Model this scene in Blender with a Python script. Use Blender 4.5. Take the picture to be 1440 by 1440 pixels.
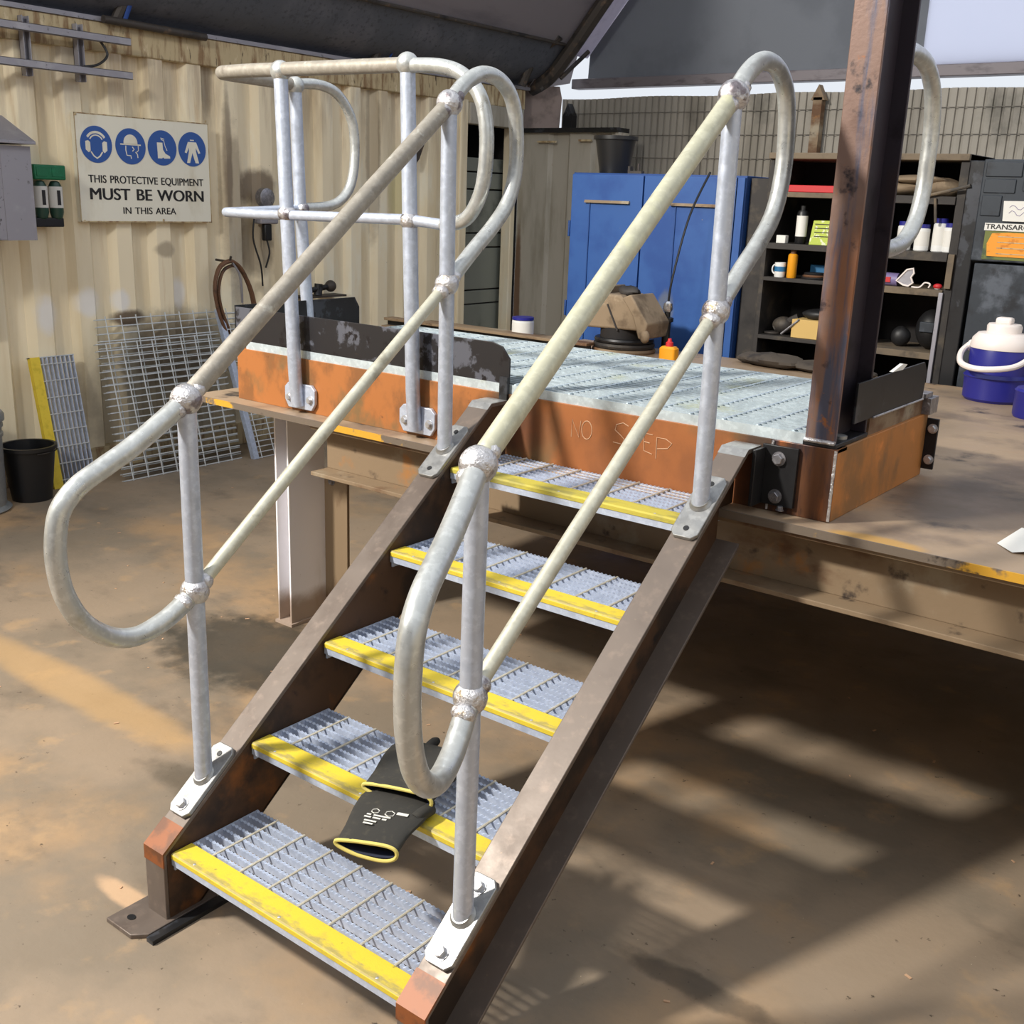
import bpy, math, random
from mathutils import Vector as V, Matrix
random.seed(7)
sc = bpy.context.scene
for o in list(bpy.data.objects): bpy.data.objects.remove(o)
COL = sc.collection
# ------------------------------------------------------------------ camera
cam_d = bpy.data.cameras.new('camera'); cam = bpy.data.objects.new('camera', cam_d); COL.objects.link(cam)
yaw, pit, rol, F = -.6479, -.283, .037, 1526.94
fw = V((math.sin(yaw)*math.cos(pit), math.cos(yaw)*math.cos(pit), math.sin(pit)))
r0 = V((math.cos(yaw), -math.sin(yaw), 0)); u0 = r0.cross(fw)
rr = r0*math.cos(rol)+u0*math.sin(rol); uu = -r0*math.sin(rol)+u0*math.cos(rol)
cm = Matrix((rr, uu, -fw)).transposed().to_4x4(); cm.translation = V((1.6139, -1.3302, 1.7299))
cam.matrix_world = cm
cam_d.sensor_width = 36; cam_d.sensor_height = 36; cam_d.sensor_fit = 'HORIZONTAL'; cam_d.lens = F/1440*36
cam_d.clip_start = .05; cam_d.clip_end = 200
sc.camera = cam
# ------------------------------------------------------------------ light
w = bpy.data.worlds.new('world'); sc.world = w; w.use_nodes = True
bg = w.node_tree.nodes['Background']; bg.inputs[1].default_value = 1.12
_g = w.node_tree.nodes.new('ShaderNodeTexCoord'); _s = w.node_tree.nodes.new('ShaderNodeSeparateXYZ'); _r = w.node_tree.nodes.new('ShaderNodeMapRange')   # overcast sky: zenith three times the horizon
w.node_tree.links.new(_g.outputs['Generated'], _s.inputs[0]); w.node_tree.links.new(_s.outputs[2], _r.inputs[0])
_r.inputs[3].default_value = .8; _r.inputs[4].default_value = 1.0
_m = w.node_tree.nodes.new('ShaderNodeVectorMath'); _m.operation = 'SCALE'; _m.inputs[0].default_value = (.88, .93, 1)
w.node_tree.links.new(_r.outputs[0], _m.inputs['Scale']); w.node_tree.links.new(_m.outputs[0], bg.inputs[0])
def lamp(name, kind, loc, target, power, size, col):
    d = bpy.data.lights.new(name, kind); o = bpy.data.objects.new(name, d); COL.objects.link(o)
    d.energy = power; d.color = col
    if kind == 'AREA': d.shape = 'DISK'; d.size = size
    if kind == 'SUN': d.angle = size
    o.location = loc; o.rotation_euler = (V(target)-V(loc)).to_track_quat('-Z', 'Y').to_euler()
    return o
lamp('floodlight', 'AREA', (-2.9, -3.2, 5.0), (0, .6, .3), 720, .5, (1, .95, .86))
sp_ = lamp('added_wall_fill', 'SPOT', (-1.0, -3.8, 4.8), (-4.4, 3.6, 1.5), 620, 0, (1, .97, .9))  # added fill lamp, no such source seen, brightens the container wall
sp_.data.spot_size = math.radians(62); sp_.data.spot_blend = .6; sp_.data.shadow_soft_size = .35
sc.view_settings.view_transform = 'Standard'; sc.view_settings.look = 'None'
sc.view_settings.gamma = 1; sc.view_settings.use_curve_mapping = False
sc.view_settings.exposure = 0.0
# ------------------------------------------------------------------ materials
def hx(c): return tuple((x/255/12.92 if x/255 <= .04045 else ((x/255+.055)/1.055)**2.4) for x in c)+(1,)
def nt(m): return m.node_tree.nodes, m.node_tree.links
def noise(m, scale, st=(1, 1, 1), detail=6, rough=.6, dist=0, off=0):
    n, l = nt(m)
    g = n.get('POS') or n.new('ShaderNodeNewGeometry'); g.name = 'POS'
    mp = n.new('ShaderNodeMapping'); mp.inputs['Scale'].default_value = st; mp.inputs['Location'].default_value = (off, off*.7, off*1.3)
    l.new(g.outputs['Position'], mp.inputs[0])
    t = n.new('ShaderNodeTexNoise'); t.inputs['Scale'].default_value = scale; t.inputs['Detail'].default_value = detail
    t.inputs['Roughness'].default_value = rough; t.inputs['Distortion'].default_value = dist
    l.new(mp.outputs[0], t.inputs['Vector']); return t.outputs['Fac']
def ramp(m, src, lo, hi):
    n, l = nt(m); r = n.new('ShaderNodeMapRange'); r.interpolation_type = 'SMOOTHSTEP'
    r.inputs[1].default_value = lo; r.inputs[2].default_value = hi; l.new(src, r.inputs[0]); return r.outputs[0]
def mixc(m, a, b, f):
    n, l = nt(m); x = n.new('ShaderNodeMix'); x.data_type = 'RGBA'
    for s, v in ((x.inputs[6], a), (x.inputs[7], b), (x.inputs[0], f)):
        if hasattr(v, 'is_output'): l.new(v, s)
        else: s.default_value = v
    return x.outputs[2]
def mth(m, op, a, b=None, c=None):
    n, l = nt(m); x = n.new('ShaderNodeMath'); x.operation = op
    for i, v in enumerate((a, b, c)):
        if v is None: continue
        if hasattr(v, 'is_output'): l.new(v, x.inputs[i])
        else: x.inputs[i].default_value = v
    return x.outputs[0]
def pos(m):
    n, l = nt(m); g = n.get('POS') or n.new('ShaderNodeNewGeometry'); g.name = 'POS'
    s = n.new('ShaderNodeSeparateXYZ'); l.new(g.outputs['Position'], s.inputs[0]); return s.outputs
def M(name, col, rough=.6, metal=0., layers=(), bump=None, extra=None, rvar=None, spec=.5, trans=0):
    m = bpy.data.materials.new(name); m.use_nodes = True; n, l = nt(m); b = n['Principled BSDF']
    c = hx(col)
    for k, L in enumerate(layers):
        col2, s, lo, hi = L[:4]; st = L[4] if len(L) > 4 else (1, 1, 1)
        am = L[5] if len(L) > 5 else 1
        f = ramp(m, noise(m, s, st, off=k*3.7+len(name)), lo, hi)
        if am != 1: f = mth(m, 'MULTIPLY', f, am)
        c = mixc(m, c, hx(col2), f)
    if extra: c = extra(m, c)
    if hasattr(c, 'is_output'): l.new(c, b.inputs['Base Color'])
    else: b.inputs['Base Color'].default_value = c
    b.inputs['Roughness'].default_value = rough; b.inputs['Metallic'].default_value = metal
    b.inputs['Specular IOR Level'].default_value = spec
    if rvar:
        r = n.new('ShaderNodeMapRange'); r.inputs[3].default_value = rvar[1]; r.inputs[4].default_value = rvar[2]
        r.inputs[1].default_value = .3; r.inputs[2].default_value = .7
        l.new(noise(m, rvar[0]), r.inputs[0]); l.new(r.outputs[0], b.inputs['Roughness'])
    if bump:
        bn = n.new('ShaderNodeBump'); bn.inputs['Strength'].default_value = bump[1]; bn.inputs['Distance'].default_value = bump[2] if len(bump) > 2 else .004
        l.new(noise(m, bump[0]), bn.inputs['Height']); l.new(bn.outputs[0], b.inputs['Normal'])
    if trans:
        t = n.new('ShaderNodeBsdfTranslucent'); t.inputs[0].default_value = hx(col); x = n.new('ShaderNodeMixShader'); x.inputs[0].default_value = trans
        l.new(b.outputs[0], x.inputs[1]); l.new(t.outputs[0], x.inputs[2]); l.new(x.outputs[0], n['Material Output'].inputs[0])
    return m
def blob(m, c, col, cx, cy, cz, rx, ry, rz, amt=1, rag=.5, soft=.5, ns=6):
    """a stain of its own, ragged, at a place on the surface"""
    X, Y, Z = pos(m)[0], pos(m)[1], pos(m)[2]
    q = None
    for a, ce, r in ((X, cx, rx), (Y, cy, ry), (Z, cz, rz)):
        if r is None: continue
        t = mth(m, 'POWER', mth(m, 'ABSOLUTE', mth(m, 'DIVIDE', mth(m, 'SUBTRACT', a, ce), r)), 2)
        q = t if q is None else mth(m, 'ADD', q, t)
    q = mth(m, 'ADD', q, mth(m, 'MULTIPLY', mth(m, 'SUBTRACT', noise(m, ns, detail=8, off=cx+cy), .5), rag*4))
    f = mth(m, 'MULTIPLY', mth(m, 'SUBTRACT', 1, ramp(m, q, 1-soft, 1+soft)), amt)
    return mixc(m, c, hx(col), f)
def floor_x(m, c):
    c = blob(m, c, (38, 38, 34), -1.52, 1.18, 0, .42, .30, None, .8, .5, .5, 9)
    c = blob(m, c, (184, 148, 100), -1.75, .55, 0, .75, .09, None, .6, .35, .7)
    c = blob(m, c, (192, 156, 116), 1.05, .35, 0, .45, .3, None, .5, .4, .7)
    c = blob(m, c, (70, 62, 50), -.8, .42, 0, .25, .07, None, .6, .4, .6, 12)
    c = blob(m, c, (196, 162, 128), -.55, -.02, 0, .12, .03, None, .8, .3, .6, 14)
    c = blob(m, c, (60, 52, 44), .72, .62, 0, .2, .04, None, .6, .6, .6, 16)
    return c
MFLOOR = M('dusty_concrete', (146, 128, 108), .62, 0, [((126, 113, 97), 1.1, .42, .6), ((170, 138, 102), .9, .52, .68, (1, 1, 1), .8), ((108, 96, 82), 2.6, .52, .72, (1, 1.6, 1), .7), ((178, 146, 108), 5, .56, .72, (1, 1, 1), .5), ((72, 60, 48), 38, .66, .74), ((206, 188, 158), 60, .71, .76)], (40, .35, .003), floor_x, (3, .45, .75))
MTABLE = M('worn_steel_table_plate', (160, 138, 114), .6, .12, [((120, 104, 90), 2.2, .48, .66), ((184, 148, 108), 2.0, .55, .7), ((60, 54, 50), 5, .58, .72), ((190, 170, 140), 45, .7, .76)], (30, .2, .002), lambda m, c: blob(m, blob(m, c, (74, 66, 60), .88, 1.75, .96, .22, .3, None, .75, .4), (196, 150, 70), .8, 1.2, .96, .12, .05, None, .7, .4), (5, .35, .65))
MBEAM = M('rusty_beam_paint', (132, 112, 88), .7, .05, [((98, 68, 44), 3, .5, .66, (1, 1, 2)), ((154, 142, 122), 4, .54, .7), ((62, 50, 42), 12, .6, .74), ((160, 110, 60), 6, .62, .76)], (60, .3, .002))
MYEL = M('flaking_yellow_edge', (110, 98, 86), .6, .2, [((206, 156, 50), 3.1, .54, .58, (1, 1, 1)), ((50, 42, 38), 9, .58, .66)], (60, .3, .002))
MORG = M('orange_rust_steel', (176, 114, 56), .6, .1, [((140, 98, 56), 5, .46, .62, (1.2, 1, .8)), ((112, 88, 60), 3, .52, .66, (2.5, 1, .5), .85), ((214, 134, 66), 7, .58, .75), ((64, 42, 32), 13, .66, .76), ((40, 30, 28), 40, .7, .78)], (70, .25, .0015))
def nostep(m, c):
    c = blob(m, c, (64, 36, 28), -.36, 1.27, 1.07, .12, None, .09, .8, .4, .7)
    c = blob(m, c, (52, 38, 32), .52, 1.27, 1.05, .13, None, .3, .85, .5, .6)
    c = blob(m, c, (146, 84, 44), .05, 1.27, 1.05, .38, None, .12, .6, .5, .6)
    return c
MORGF = M('orange_rust_front', (164, 102, 52), .6, .1, [((130, 84, 46), 7, .46, .62, (1.2, 1, .8)), ((112, 92, 60), 3.4, .5, .64, (1.5, 1, 1), .85), ((64, 42, 32), 13, .66, .76), ((40, 30, 28), 40, .72, .78)], (70, .25, .0015), nostep)
MCORN = M('ground_corner_steel', (112, 74, 50), .5, .5, [((56, 46, 50), 6, .42, .6, (2.4, 1, .35)), ((170, 100, 54), 7, .55, .7, (2.4, 1, .3)), ((36, 30, 32), 10, .6, .7, (1.6, 1, .5)), ((150, 150, 155), 9, .68, .74, (2, 1, .5))], (80, .2, .001), None, (8, .3, .6))
MSTR = M('mill_scale_stringer', (108, 97, 89), .46, .3, [((98, 86, 78), 4, .45, .65, (1, .6, .6)), ((122, 108, 98), 30, .5, .75), ((140, 120, 100), 70, .66, .76)], (90, .12, .001), None, (12, .34, .55))
MWEB = M('brown_rust_web', (82, 58, 40), .6, .3, [((50, 38, 30), 5, .45, .62), ((140, 86, 40), 4, .56, .7, (1, 1, 1), .8), ((36, 28, 26), 11, .6, .72)], (70, .2, .001))
MORN = M('orange_primer_spot', (134, 74, 32), .5, .1, [((100, 58, 30), 14, .46, .62), ((92, 80, 70), 22, .64, .74)])
MDARK = M('black_mill_plate', (38, 38, 40), .42, .4, [((62, 64, 70), 6, .56, .6), ((28, 26, 28), 12, .5, .7)], (60, .1, .001))
MKICKF = M('mottled_black_kick_plate', (44, 42, 44), .45, .4, [((96, 98, 108), 9, .5, .56), ((34, 30, 32), 16, .56, .6), ((80, 60, 48), 7, .66, .74, (1, 1, 3))], (60, .1, .001))
MCOL = M('rusty_column_face', (122, 98, 88), .48, .3, [((136, 92, 66), 4, .5, .66, (1, 1, .35)), ((78, 80, 98), 7, .47, .58, (2.5, 1, .22)), ((150, 96, 60), 24, .62, .74), ((40, 34, 40), 12, .62, .72)], (90, .3, .0015), None, (14, .3, .6))
MCOLD = M('dark_column_web', (58, 52, 60), .45, .4, [((70, 52, 46), 4, .5, .66, (1, 1, .4)), ((36, 32, 38), 8, .5, .7)], (80, .15, .001))
def galv(name, col, d=18, layers=(), rough=.38, metal=.65, bump=.25):
    return M(name, col, rough, metal, [(tuple(min(255, x+d) for x in col), 55, .48, .6), (tuple(max(0, x-d) for x in col), 24, .54, .7)]+list(layers), (120, bump, .0006), None, (30, rough-.1, rough+.14))
MPOST = galv('galvanised_post', (186, 194, 210), 11, [((218, 224, 234), 80, .68, .74)], .42, .5, .4)
MZINC = galv('bright_zinc_plate', (150, 150, 149), 12)
MLOOP = galv('satin_galvanised_bend', (188, 190, 188), 12, [((150, 140, 110), 6, .6, .74, (1, 1, 1), .6)], .34, .6)
MRAILD = galv('dull_handled_rail', (150, 144, 134), 10, [((104, 92, 82), 7, .6, .7, (1, 1, 1), .7), ((196, 194, 184), 16, .62, .74)], .5, .3)
MRAILC = galv('cream_zinc_rail', (188, 186, 164), 10, [((206, 204, 170), 9, .5, .7), ((120, 116, 104), 10, .68, .76)], .46, .35)
MMID = galv('thin_zinc_rail', (190, 188, 172), 10, [((150, 146, 130), 9, .58, .72)], .44, .4)
MWELD = M('weld_bead', (206, 204, 206), .28, .75, [((130, 122, 126), 16, .52, .62), ((170, 150, 118), 20, .6, .7), ((50, 44, 50), 28, .64, .72)], (70, 1, .006))
MGRAT = galv('galvanised_bar', (184, 194, 214), 12, [], .42, .3)
MGRATP = galv('platform_grating', (196, 208, 214), 14, [((188, 190, 140), 3.5, .58, .7, (1, 1, 1), .6)], .4, .45)
MROD = galv('twisted_cross_rod', (206, 198, 178), 10, [], .5, .3)
MLEAN = galv('leaning_grating', (204, 208, 210), 8, [], .45, .35)
def noseX(m, c):
    X, Y, Z = pos(m)[0], pos(m)[1], pos(m)[2]
    a = mth(m, 'FRACT', mth(m, 'DIVIDE', mth(m, 'ADD', Y, .001), .25))
    f = mth(m, 'SUBTRACT', 1, ramp(m, mth(m, 'ADD', a, mth(m, 'MULTIPLY', mth(m, 'SUBTRACT', noise(m, 70, (.4, 1, 1)), .5), .35)), .0, .1))
    return mixc(m, c, hx((150, 138, 92)), mth(m, 'MULTIPLY', f, .8))
MNOSE = M('yellow_nosing_paint', (212, 188, 54), .6, 0, [((194, 172, 66), 30, .5, .7), ((120, 112, 70), 45, .64, .74, (1, 1, 1), .7)], (220, .5, .001), noseX)
MNOSE5 = M('dirty_yellow_nosing', (186, 172, 66), .65, 0, [((150, 142, 72), 20, .45, .65, (.4, 1, 1))], (220, .5, .001))
MNOSEL = M('clean_yellow_strip', (224, 196, 60), .6, 0, [((206, 180, 50), 20, .5, .7)])
def contX(m, c):
    Z = pos(m)[2]
    # rust run-off under the top rail, patches of white filler, scorched marks
    f = mth(m, 'MULTIPLY', ramp(m, Z, 1.7, 2.6), ramp(m, noise(m, 9, (1, 1, .12), off=9), .42, .62))
    c = mixc(m, c, hx((112, 74, 38)), mth(m, 'MULTIPLY', f, .5))
    c = blob(m, c, (118, 104, 88), 0, 2.85, .4, None, .62, .42, .6, .5, .7, 5)
    for y, z, a, b in ((2.07, .97, .07, .13), (2.34, 1.03, .08, .1), (2.56, 1.03, .05, .08), (3.0, 1.05, .05, .12)):
        c = blob(m, c, (236, 234, 232), 0, y, z, None, a, b*.8, .8, .3, .8, 16)
    for y, z, a, b, t in ((2.62, .92, .12, .05, .9), (3.66, 1.72, .16, .12, .8), (3.62, 1.35, .14, .2, .6), (2.9, 1.33, .08, .05, .5), (3.4, 1.9, .03, .4, .6), (3.28, 2.4, .05, .25, .5), (2.95, .7, .35, .25, .55), (3.45, 1.55, .1, .5, .5), (4.75, 2.0, .05, .6, .5)):
        c = blob(m, c, (84, 62, 44), 0, y, z, None, a, b, t, .35, .6, 11)
    c = blob(m, c, (176, 168, 96), 0, 5.1, 1.75, None, .16, .3, .5, .3, .6, 7)
    return c
MCONT = M('cream_container_paint', (240, 226, 196), .55, 0, [((226, 208, 172), 5, .45, .7, (1, 1, .12)), ((240, 232, 210), 4, .52, .68, (1, 1, .3)), ((196, 162, 114), 10, .6, .78, (1, 1, .1), .7), ((110, 84, 58), 30, .72, .76)], (12, .25, .006), contX)
MRAILR = M('rusted_container_rail', (190, 172, 136), .7, 0, [((140, 112, 80), 22, .46, .66, (1, 1, .2)), ((84, 68, 52), 30, .6, .7, (1, 1, .25)), ((220, 204, 172), 12, .58, .7, (1, 1, .4))], (40, .3, .003))
MSHED = M('pale_grey_container_end', (176, 170, 158), .6, 0, [((150, 144, 130), 4, .48, .66, (1, 1, .2)), ((120, 92, 62), 9, .66, .76, (1, 1, .4))], (20, .1, .003), lambda m, c: blob(m, c, (96, 66, 42), -4.33, 6.4, .8, .035, None, .7, .9, .3, .5))
MSHEET = M('grey_corrugated_sheet', (152, 146, 136), .6, .1, [((126, 120, 110), 4, .45, .65, (1, 1, .15)), ((100, 96, 88), 1.2, .55, .7)], None)
MSHEETD = M('weathered_wire', (104, 98, 90), .6, .1)
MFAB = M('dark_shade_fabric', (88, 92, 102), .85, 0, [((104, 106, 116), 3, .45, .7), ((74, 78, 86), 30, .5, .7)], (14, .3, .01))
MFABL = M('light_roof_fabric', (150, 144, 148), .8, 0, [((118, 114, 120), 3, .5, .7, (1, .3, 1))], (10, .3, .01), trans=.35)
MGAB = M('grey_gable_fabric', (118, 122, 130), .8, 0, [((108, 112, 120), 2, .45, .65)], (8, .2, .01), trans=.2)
MGABL = M('pale_gable_fabric', (240, 241, 250), .8, 0, [((230, 232, 244), 2, .45, .65), ((120, 122, 132), 26, .71, .75)], (8, .2, .01), trans=.95)  # light gradient across the gable put into two fabric tones
MWHITEF = M('white_fabric_strip', (214, 210, 222), .75, 0, [((186, 182, 194), 6, .5, .7)], (12, .3, .01), trans=.4)
MTRUSS = M('dark_truss_steel', (70, 64, 60), .6, .3, [((110, 92, 76), 12, .55, .7), ((40, 38, 38), 6, .5, .66)])
MBEAMG = M('grey_eave_beam', (118, 112, 116), .55, .3, [((96, 90, 94), 6, .5, .68, (1, 1, 3))])
MBLUE = M('blue_cabinet_paint', (42, 84, 148), .5, 0, [((30, 70, 136), 3, .45, .65), ((120, 120, 124), 30, .72, .77)], (30, .06, .002), lambda m, c: blob(m, c, (98, 104, 112), -1.47, 4.1, 1.16, .05, None, .1, .7, .4))
MBLUED = M('dark_blue_edge', (28, 66, 126), .5, 0)
MSHELF = M('dark_brown_locker_steel', (50, 46, 44), .65, .1, [((78, 70, 60), 8, .52, .68), ((30, 28, 28), 4, .5, .66)], (40, .1, .002))
MSHELFE = M('dusty_shelf_edge', (112, 98, 80), .75, 0, [((80, 70, 58), 10, .5, .68), ((70, 66, 62), 4, .5, .7)])
MINT = M('dark_shelf_interior', (26, 22, 22), .8, 0, [((40, 32, 28), 4, .5, .7)])
MCAB = M('blue_black_cabinet', (46, 52, 60), .5, .2, [((84, 90, 100), 5, .52, .64), ((30, 32, 38), 9, .5, .68)], (30, .1, .002))
MGREY = M('grey_painted_steel', (150, 148, 156), .5, .3, [((168, 166, 172), 5, .5, .7), ((110, 108, 112), 24, .62, .7)], (40, .1, .001))
MGREYD = M('speckled_worn_grey_steel', (150, 148, 156), .5, .3, [((90, 88, 92), 26, .56, .62)], (40, .1, .001))
MBIN = galv('galvanised_bin', (150, 152, 152), 8, [], .45, .5)
MBLK = M('black_rubber', (26, 26, 28), .5, 0, [((36, 36, 38), 8, .5, .7)])
MBLKP = M('black_plastic', (22, 22, 24), .42)
MGREEN = M('green_plastic', (20, 112, 72), .4, 0, [((26, 132, 88), 30, .5, .7)])
MBOTG = M('dark_green_bottle', (44, 74, 62), .35)
MWHITE = M('white_plastic', (228, 228, 226), .4)
MWHT = M('white_label', (222, 220, 214), .6)
MSIGN = M('dirty_white_sign', (232, 228, 212), .5, 0, [((216, 208, 186), 4, .5, .7, (1, 1, .4)), ((150, 136, 110), 40, .72, .76)])
MSIGNB = M('sign_blue', (48, 88, 160), .5)
MSIGNK = M('sign_black', (32, 30, 30), .5)
MHOSE = M('brown_hose', (104, 72, 50), .6, 0, [((70, 48, 36), 20, .5, .65)])
MCOOLB = M('deep_blue_cooler', (36, 38, 128), .38)
MCOOLW = M('cream_white_lid', (236, 226, 220), .4)
MRED = M('red_plastic', (190, 40, 44), .5); MYELP = M('yellow_plastic', (226, 152, 24), .42)
MTAN = M('cardboard_tan', (204, 170, 104), .8); MDUST = M('dusty_brown_leather', (134, 116, 94), .85, 0, [((100, 84, 66), 7, .48, .66), ((160, 142, 118), 9, .6, .72)], (24, .4, .006))
MLIME = M('lime_carton', (180, 196, 80), .6, 0, [((222, 226, 190), 30, .56, .6)]); MPURP = M('purple_tube', (120, 108, 150), .5)
MCYAN = M('blue_tray', (36, 104, 150), .5); MORANGE = M('orange_card', (232, 150, 42), .6, 0, [((206, 124, 30), 18, .56, .62, (1, 1, 2))])
MLIMEG = M('olive_green_overspray', (108, 116, 62), .7, 0, [((70, 84, 60), 12, .5, .6)])
MGLOVE = M('black_glove_fabric', (44, 42, 38), .8, 0, [((58, 54, 46), 40, .5, .7)], (160, .4, .001))
MTRIM = M('yellow_cuff_trim', (206, 190, 104), .8); MNAVY = M('navy_lining', (34, 40, 58), .85)
MCHALK = M('chalk', (196, 158, 126), .9); MINK = M('pale_glove_print', (206, 204, 196), .7)
MCHROME = M('chrome', (200, 200, 204), .2, .9); MBOLT = galv('zinc_bolt', (196, 196, 198), 14, [], .35, .7)
MDBOLT = galv('dull_steel_bolt', (140, 138, 142), 20, [], .35, .7)
MLEGW = M('white_column_paint', (236, 234, 238), .55, 0, [((214, 208, 200), 8, .52, .74, (1, 1, .3)), ((140, 100, 70), 20, .7, .76)], (40, .15, .002), lambda m, c: blob(m, c, (138, 108, 74), -1.6, 1.5, 0, None, None, .12, .8, .25, .6, 12))
MLEGB = M('tan_column_paint', (128, 108, 84), .7, 0, [((92, 66, 44), 7, .52, .68, (1, 1, .4))], (40, .15, .002))
MDRAW = M('grey_green_panel', (128, 132, 124), .6, .1, [((88, 92, 86), 3, .5, .7)])
MTARP = M('dark_tarpaulin', (70, 62, 54), .85, 0, [((48, 42, 38), 8, .48, .64), ((92, 82, 70), 14, .62, .74)], (24, .5, .006))
MDUST2 = M('pinkish_grey_sheet', (142, 126, 120), .7, 0, [((112, 98, 92), 4, .5, .68)])
MBLSTRAP = M('blue_strap', (36, 70, 140), .7)
# ------------------------------------------------------------------ mesh tools
class MB:
    def __init__(s): s.v = []; s.f = []
    def add(s, vs, fs):
        b = len(s.v); s.v += [tuple(x) for x in vs]; s.f += [tuple(i+b for i in f) for f in fs]; return s
    def box(s, a, b, mx=None):
        x0, y0, z0 = a; x1, y1, z1 = b
        vs = [V(p) for p in ((x0, y0, z0), (x1, y0, z0), (x1, y1, z0), (x0, y1, z0), (x0, y0, z1), (x1, y0, z1), (x1, y1, z1), (x0, y1, z1))]
        if mx: vs = [mx @ p for p in vs]
        return s.add(vs, [(0, 3, 2, 1), (4, 5, 6, 7), (0, 1, 5, 4), (1, 2, 6, 5), (2, 3, 7, 6), (3, 0, 4, 7)])
    def prism(s, poly, ax, a, b, mx=None):
        """poly in the plane normal to axis ax (0: yz, 1: xz, 2: xy), extruded from a to b"""
        n = len(poly)
        def P(p, t):
            q = {0: (t, p[0], p[1]), 1: (p[0], t, p[1]), 2: (p[0], p[1], t)}[ax]; q = V(q); return mx @ q if mx else q
        return s.add([P(p, a) for p in poly]+[P(p, b) for p in poly], [tuple(range(n)), tuple(range(2*n-1, n-1, -1))]+[(i, i+n, (i+1) % n+n, (i+1) % n) for i in range(n)])
    def tube(s, pts, r, seg=16, cap=True, closed=False, sq=None):
        pts = [V(p) for p in pts]; n = len(pts); R = r if isinstance(r, (list, tuple)) else [r]*n
        T = []
        for i in range(n):
            a = pts[(i-1) % n] if (closed or i > 0) else pts[i]; b = pts[(i+1) % n] if (closed or i < n-1) else pts[i]
            T.append((b-a).normalized())
        up = V((0, 0, 1)) if abs(T[0].z) < .9 else V((1, 0, 0))
        N = (up-T[0]*up.dot(T[0])).normalized(); vs = []
        for i in range(n):
            N = (N-T[i]*N.dot(T[i])).normalized(); B = T[i].cross(N)
            for k in range(seg):
                a = 2*math.pi*k/seg; vs.append(pts[i]+(N*math.cos(a)*(sq or 1)+B*math.sin(a))*R[i])
        fs = []
        for i in range(n if closed else n-1):
            for k in range(seg):
                j = (i+1) % n; fs.append((i*seg+k, i*seg+(k+1) % seg, j*seg+(k+1) % seg, j*seg+k))
        if cap and not closed: fs += [tuple(range(seg-1, -1, -1)), tuple((n-1)*seg+k for k in range(seg))]
        return s.add(vs, fs)
    def lathe(s, prof, c, seg=24, mx=None, sq=1):
        vs = []; n = len(prof); c = V(c)
        for r, z in prof:
            for k in range(seg):
                a = 2*math.pi*k/seg; p = V((r*math.cos(a), r*math.sin(a)*sq, z)); vs.append((mx @ p if mx else p)+c)
        fs = [(i*seg+k, i*seg+(k+1) % seg, (i+1)*seg+(k+1) % seg, (i+1)*seg+k) for i in range(n-1) for k in range(seg)]
        fs += [tuple(range(seg-1, -1, -1)), tuple((n-1)*seg+k for k in range(seg))]
        return s.add(vs, fs)
    def ball(s, c, r, sx=1, sy=1, sz=1, seg=18, rings=10, lump=0):
        c = V(c); vs = []; rnd = random.Random(str(tuple(c)))
        for i in range(rings+1):
            t = math.pi*i/rings
            for k in range(seg):
                a = 2*math.pi*k/seg; q = r*(1+lump*(math.sin(3*a+c.x*9)*math.sin(2*t+c.z*7)+rnd.uniform(-.4, .4)*math.sin(t)))
                vs.append(c+V((sx*q*math.sin(t)*math.cos(a), sy*q*math.sin(t)*math.sin(a), sz*q*math.cos(t))))
        return s.add(vs, [(i*seg+k, (i+1)*seg+k, (i+1)*seg+(k+1) % seg, i*seg+(k+1) % seg) for i in range(rings) for k in range(seg)])
    def loft(s, secs, seg=20, cap=(True, True), k=2.):
        """secs: (centre, half-width vector, half-height vector)"""
        vs = []; n = len(secs)
        for c, a, b in secs:
            c, a, b = V(c), V(a), V(b)
            for i in range(seg):
                t = 2*math.pi*i/seg; ct, st = math.cos(t), math.sin(t)
                vs.append(c+a*math.copysign(abs(ct)**(2/k), ct)+b*math.copysign(abs(st)**(2/k), st))
        fs = [(i*seg+q, i*seg+(q+1) % seg, (i+1)*seg+(q+1) % seg, (i+1)*seg+q) for i in range(n-1) for q in range(seg)]
        if cap[0]: fs.append(tuple(range(seg-1, -1, -1)))
        if cap[1]: fs.append(tuple((n-1)*seg+q for q in range(seg)))
        return s.add(vs, fs)
    def build(s, name, mat, parent=None, bev=0, smooth=True, ang=35, mx=None):
        import bmesh
        me = bpy.data.meshes.new(name); base = None
        vs = [V(p) for p in s.v]
        if mx: vs = [mx @ p for p in vs]
        if parent: base = wloc(parent)
        else:
            xs = [p.x for p in vs]; ys = [p.y for p in vs]; zs = [p.z for p in vs]
            base = V(((min(xs)+max(xs))/2, (min(ys)+max(ys))/2, min(zs)))
        me.from_pydata([tuple(p-base) for p in vs], [], s.f)
        bm = bmesh.new(); bm.from_mesh(me); bmesh.ops.recalc_face_normals(bm, faces=bm.faces); bm.to_mesh(me); bm.free()
        if smooth:
            me.polygons.foreach_set('use_smooth', [True]*len(me.polygons)); me.set_sharp_from_angle(angle=math.radians(ang))
        me.materials.append(mat); o = bpy.data.objects.new(name, me); COL.objects.link(o)
        if parent: o.parent = parent; o.location = base-wloc(parent)
        else: o.location = base
        if bev:
            b = o.modifiers.new('bevel', 'BEVEL'); b.width = bev; b.segments = 2; b.limit_method = 'ANGLE'; b.angle_limit = math.radians(40)
        return o
def wloc(o):
    p = V(o.location)
    while o.parent: o = o.parent; p = p+V(o.location)
    return p
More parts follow.
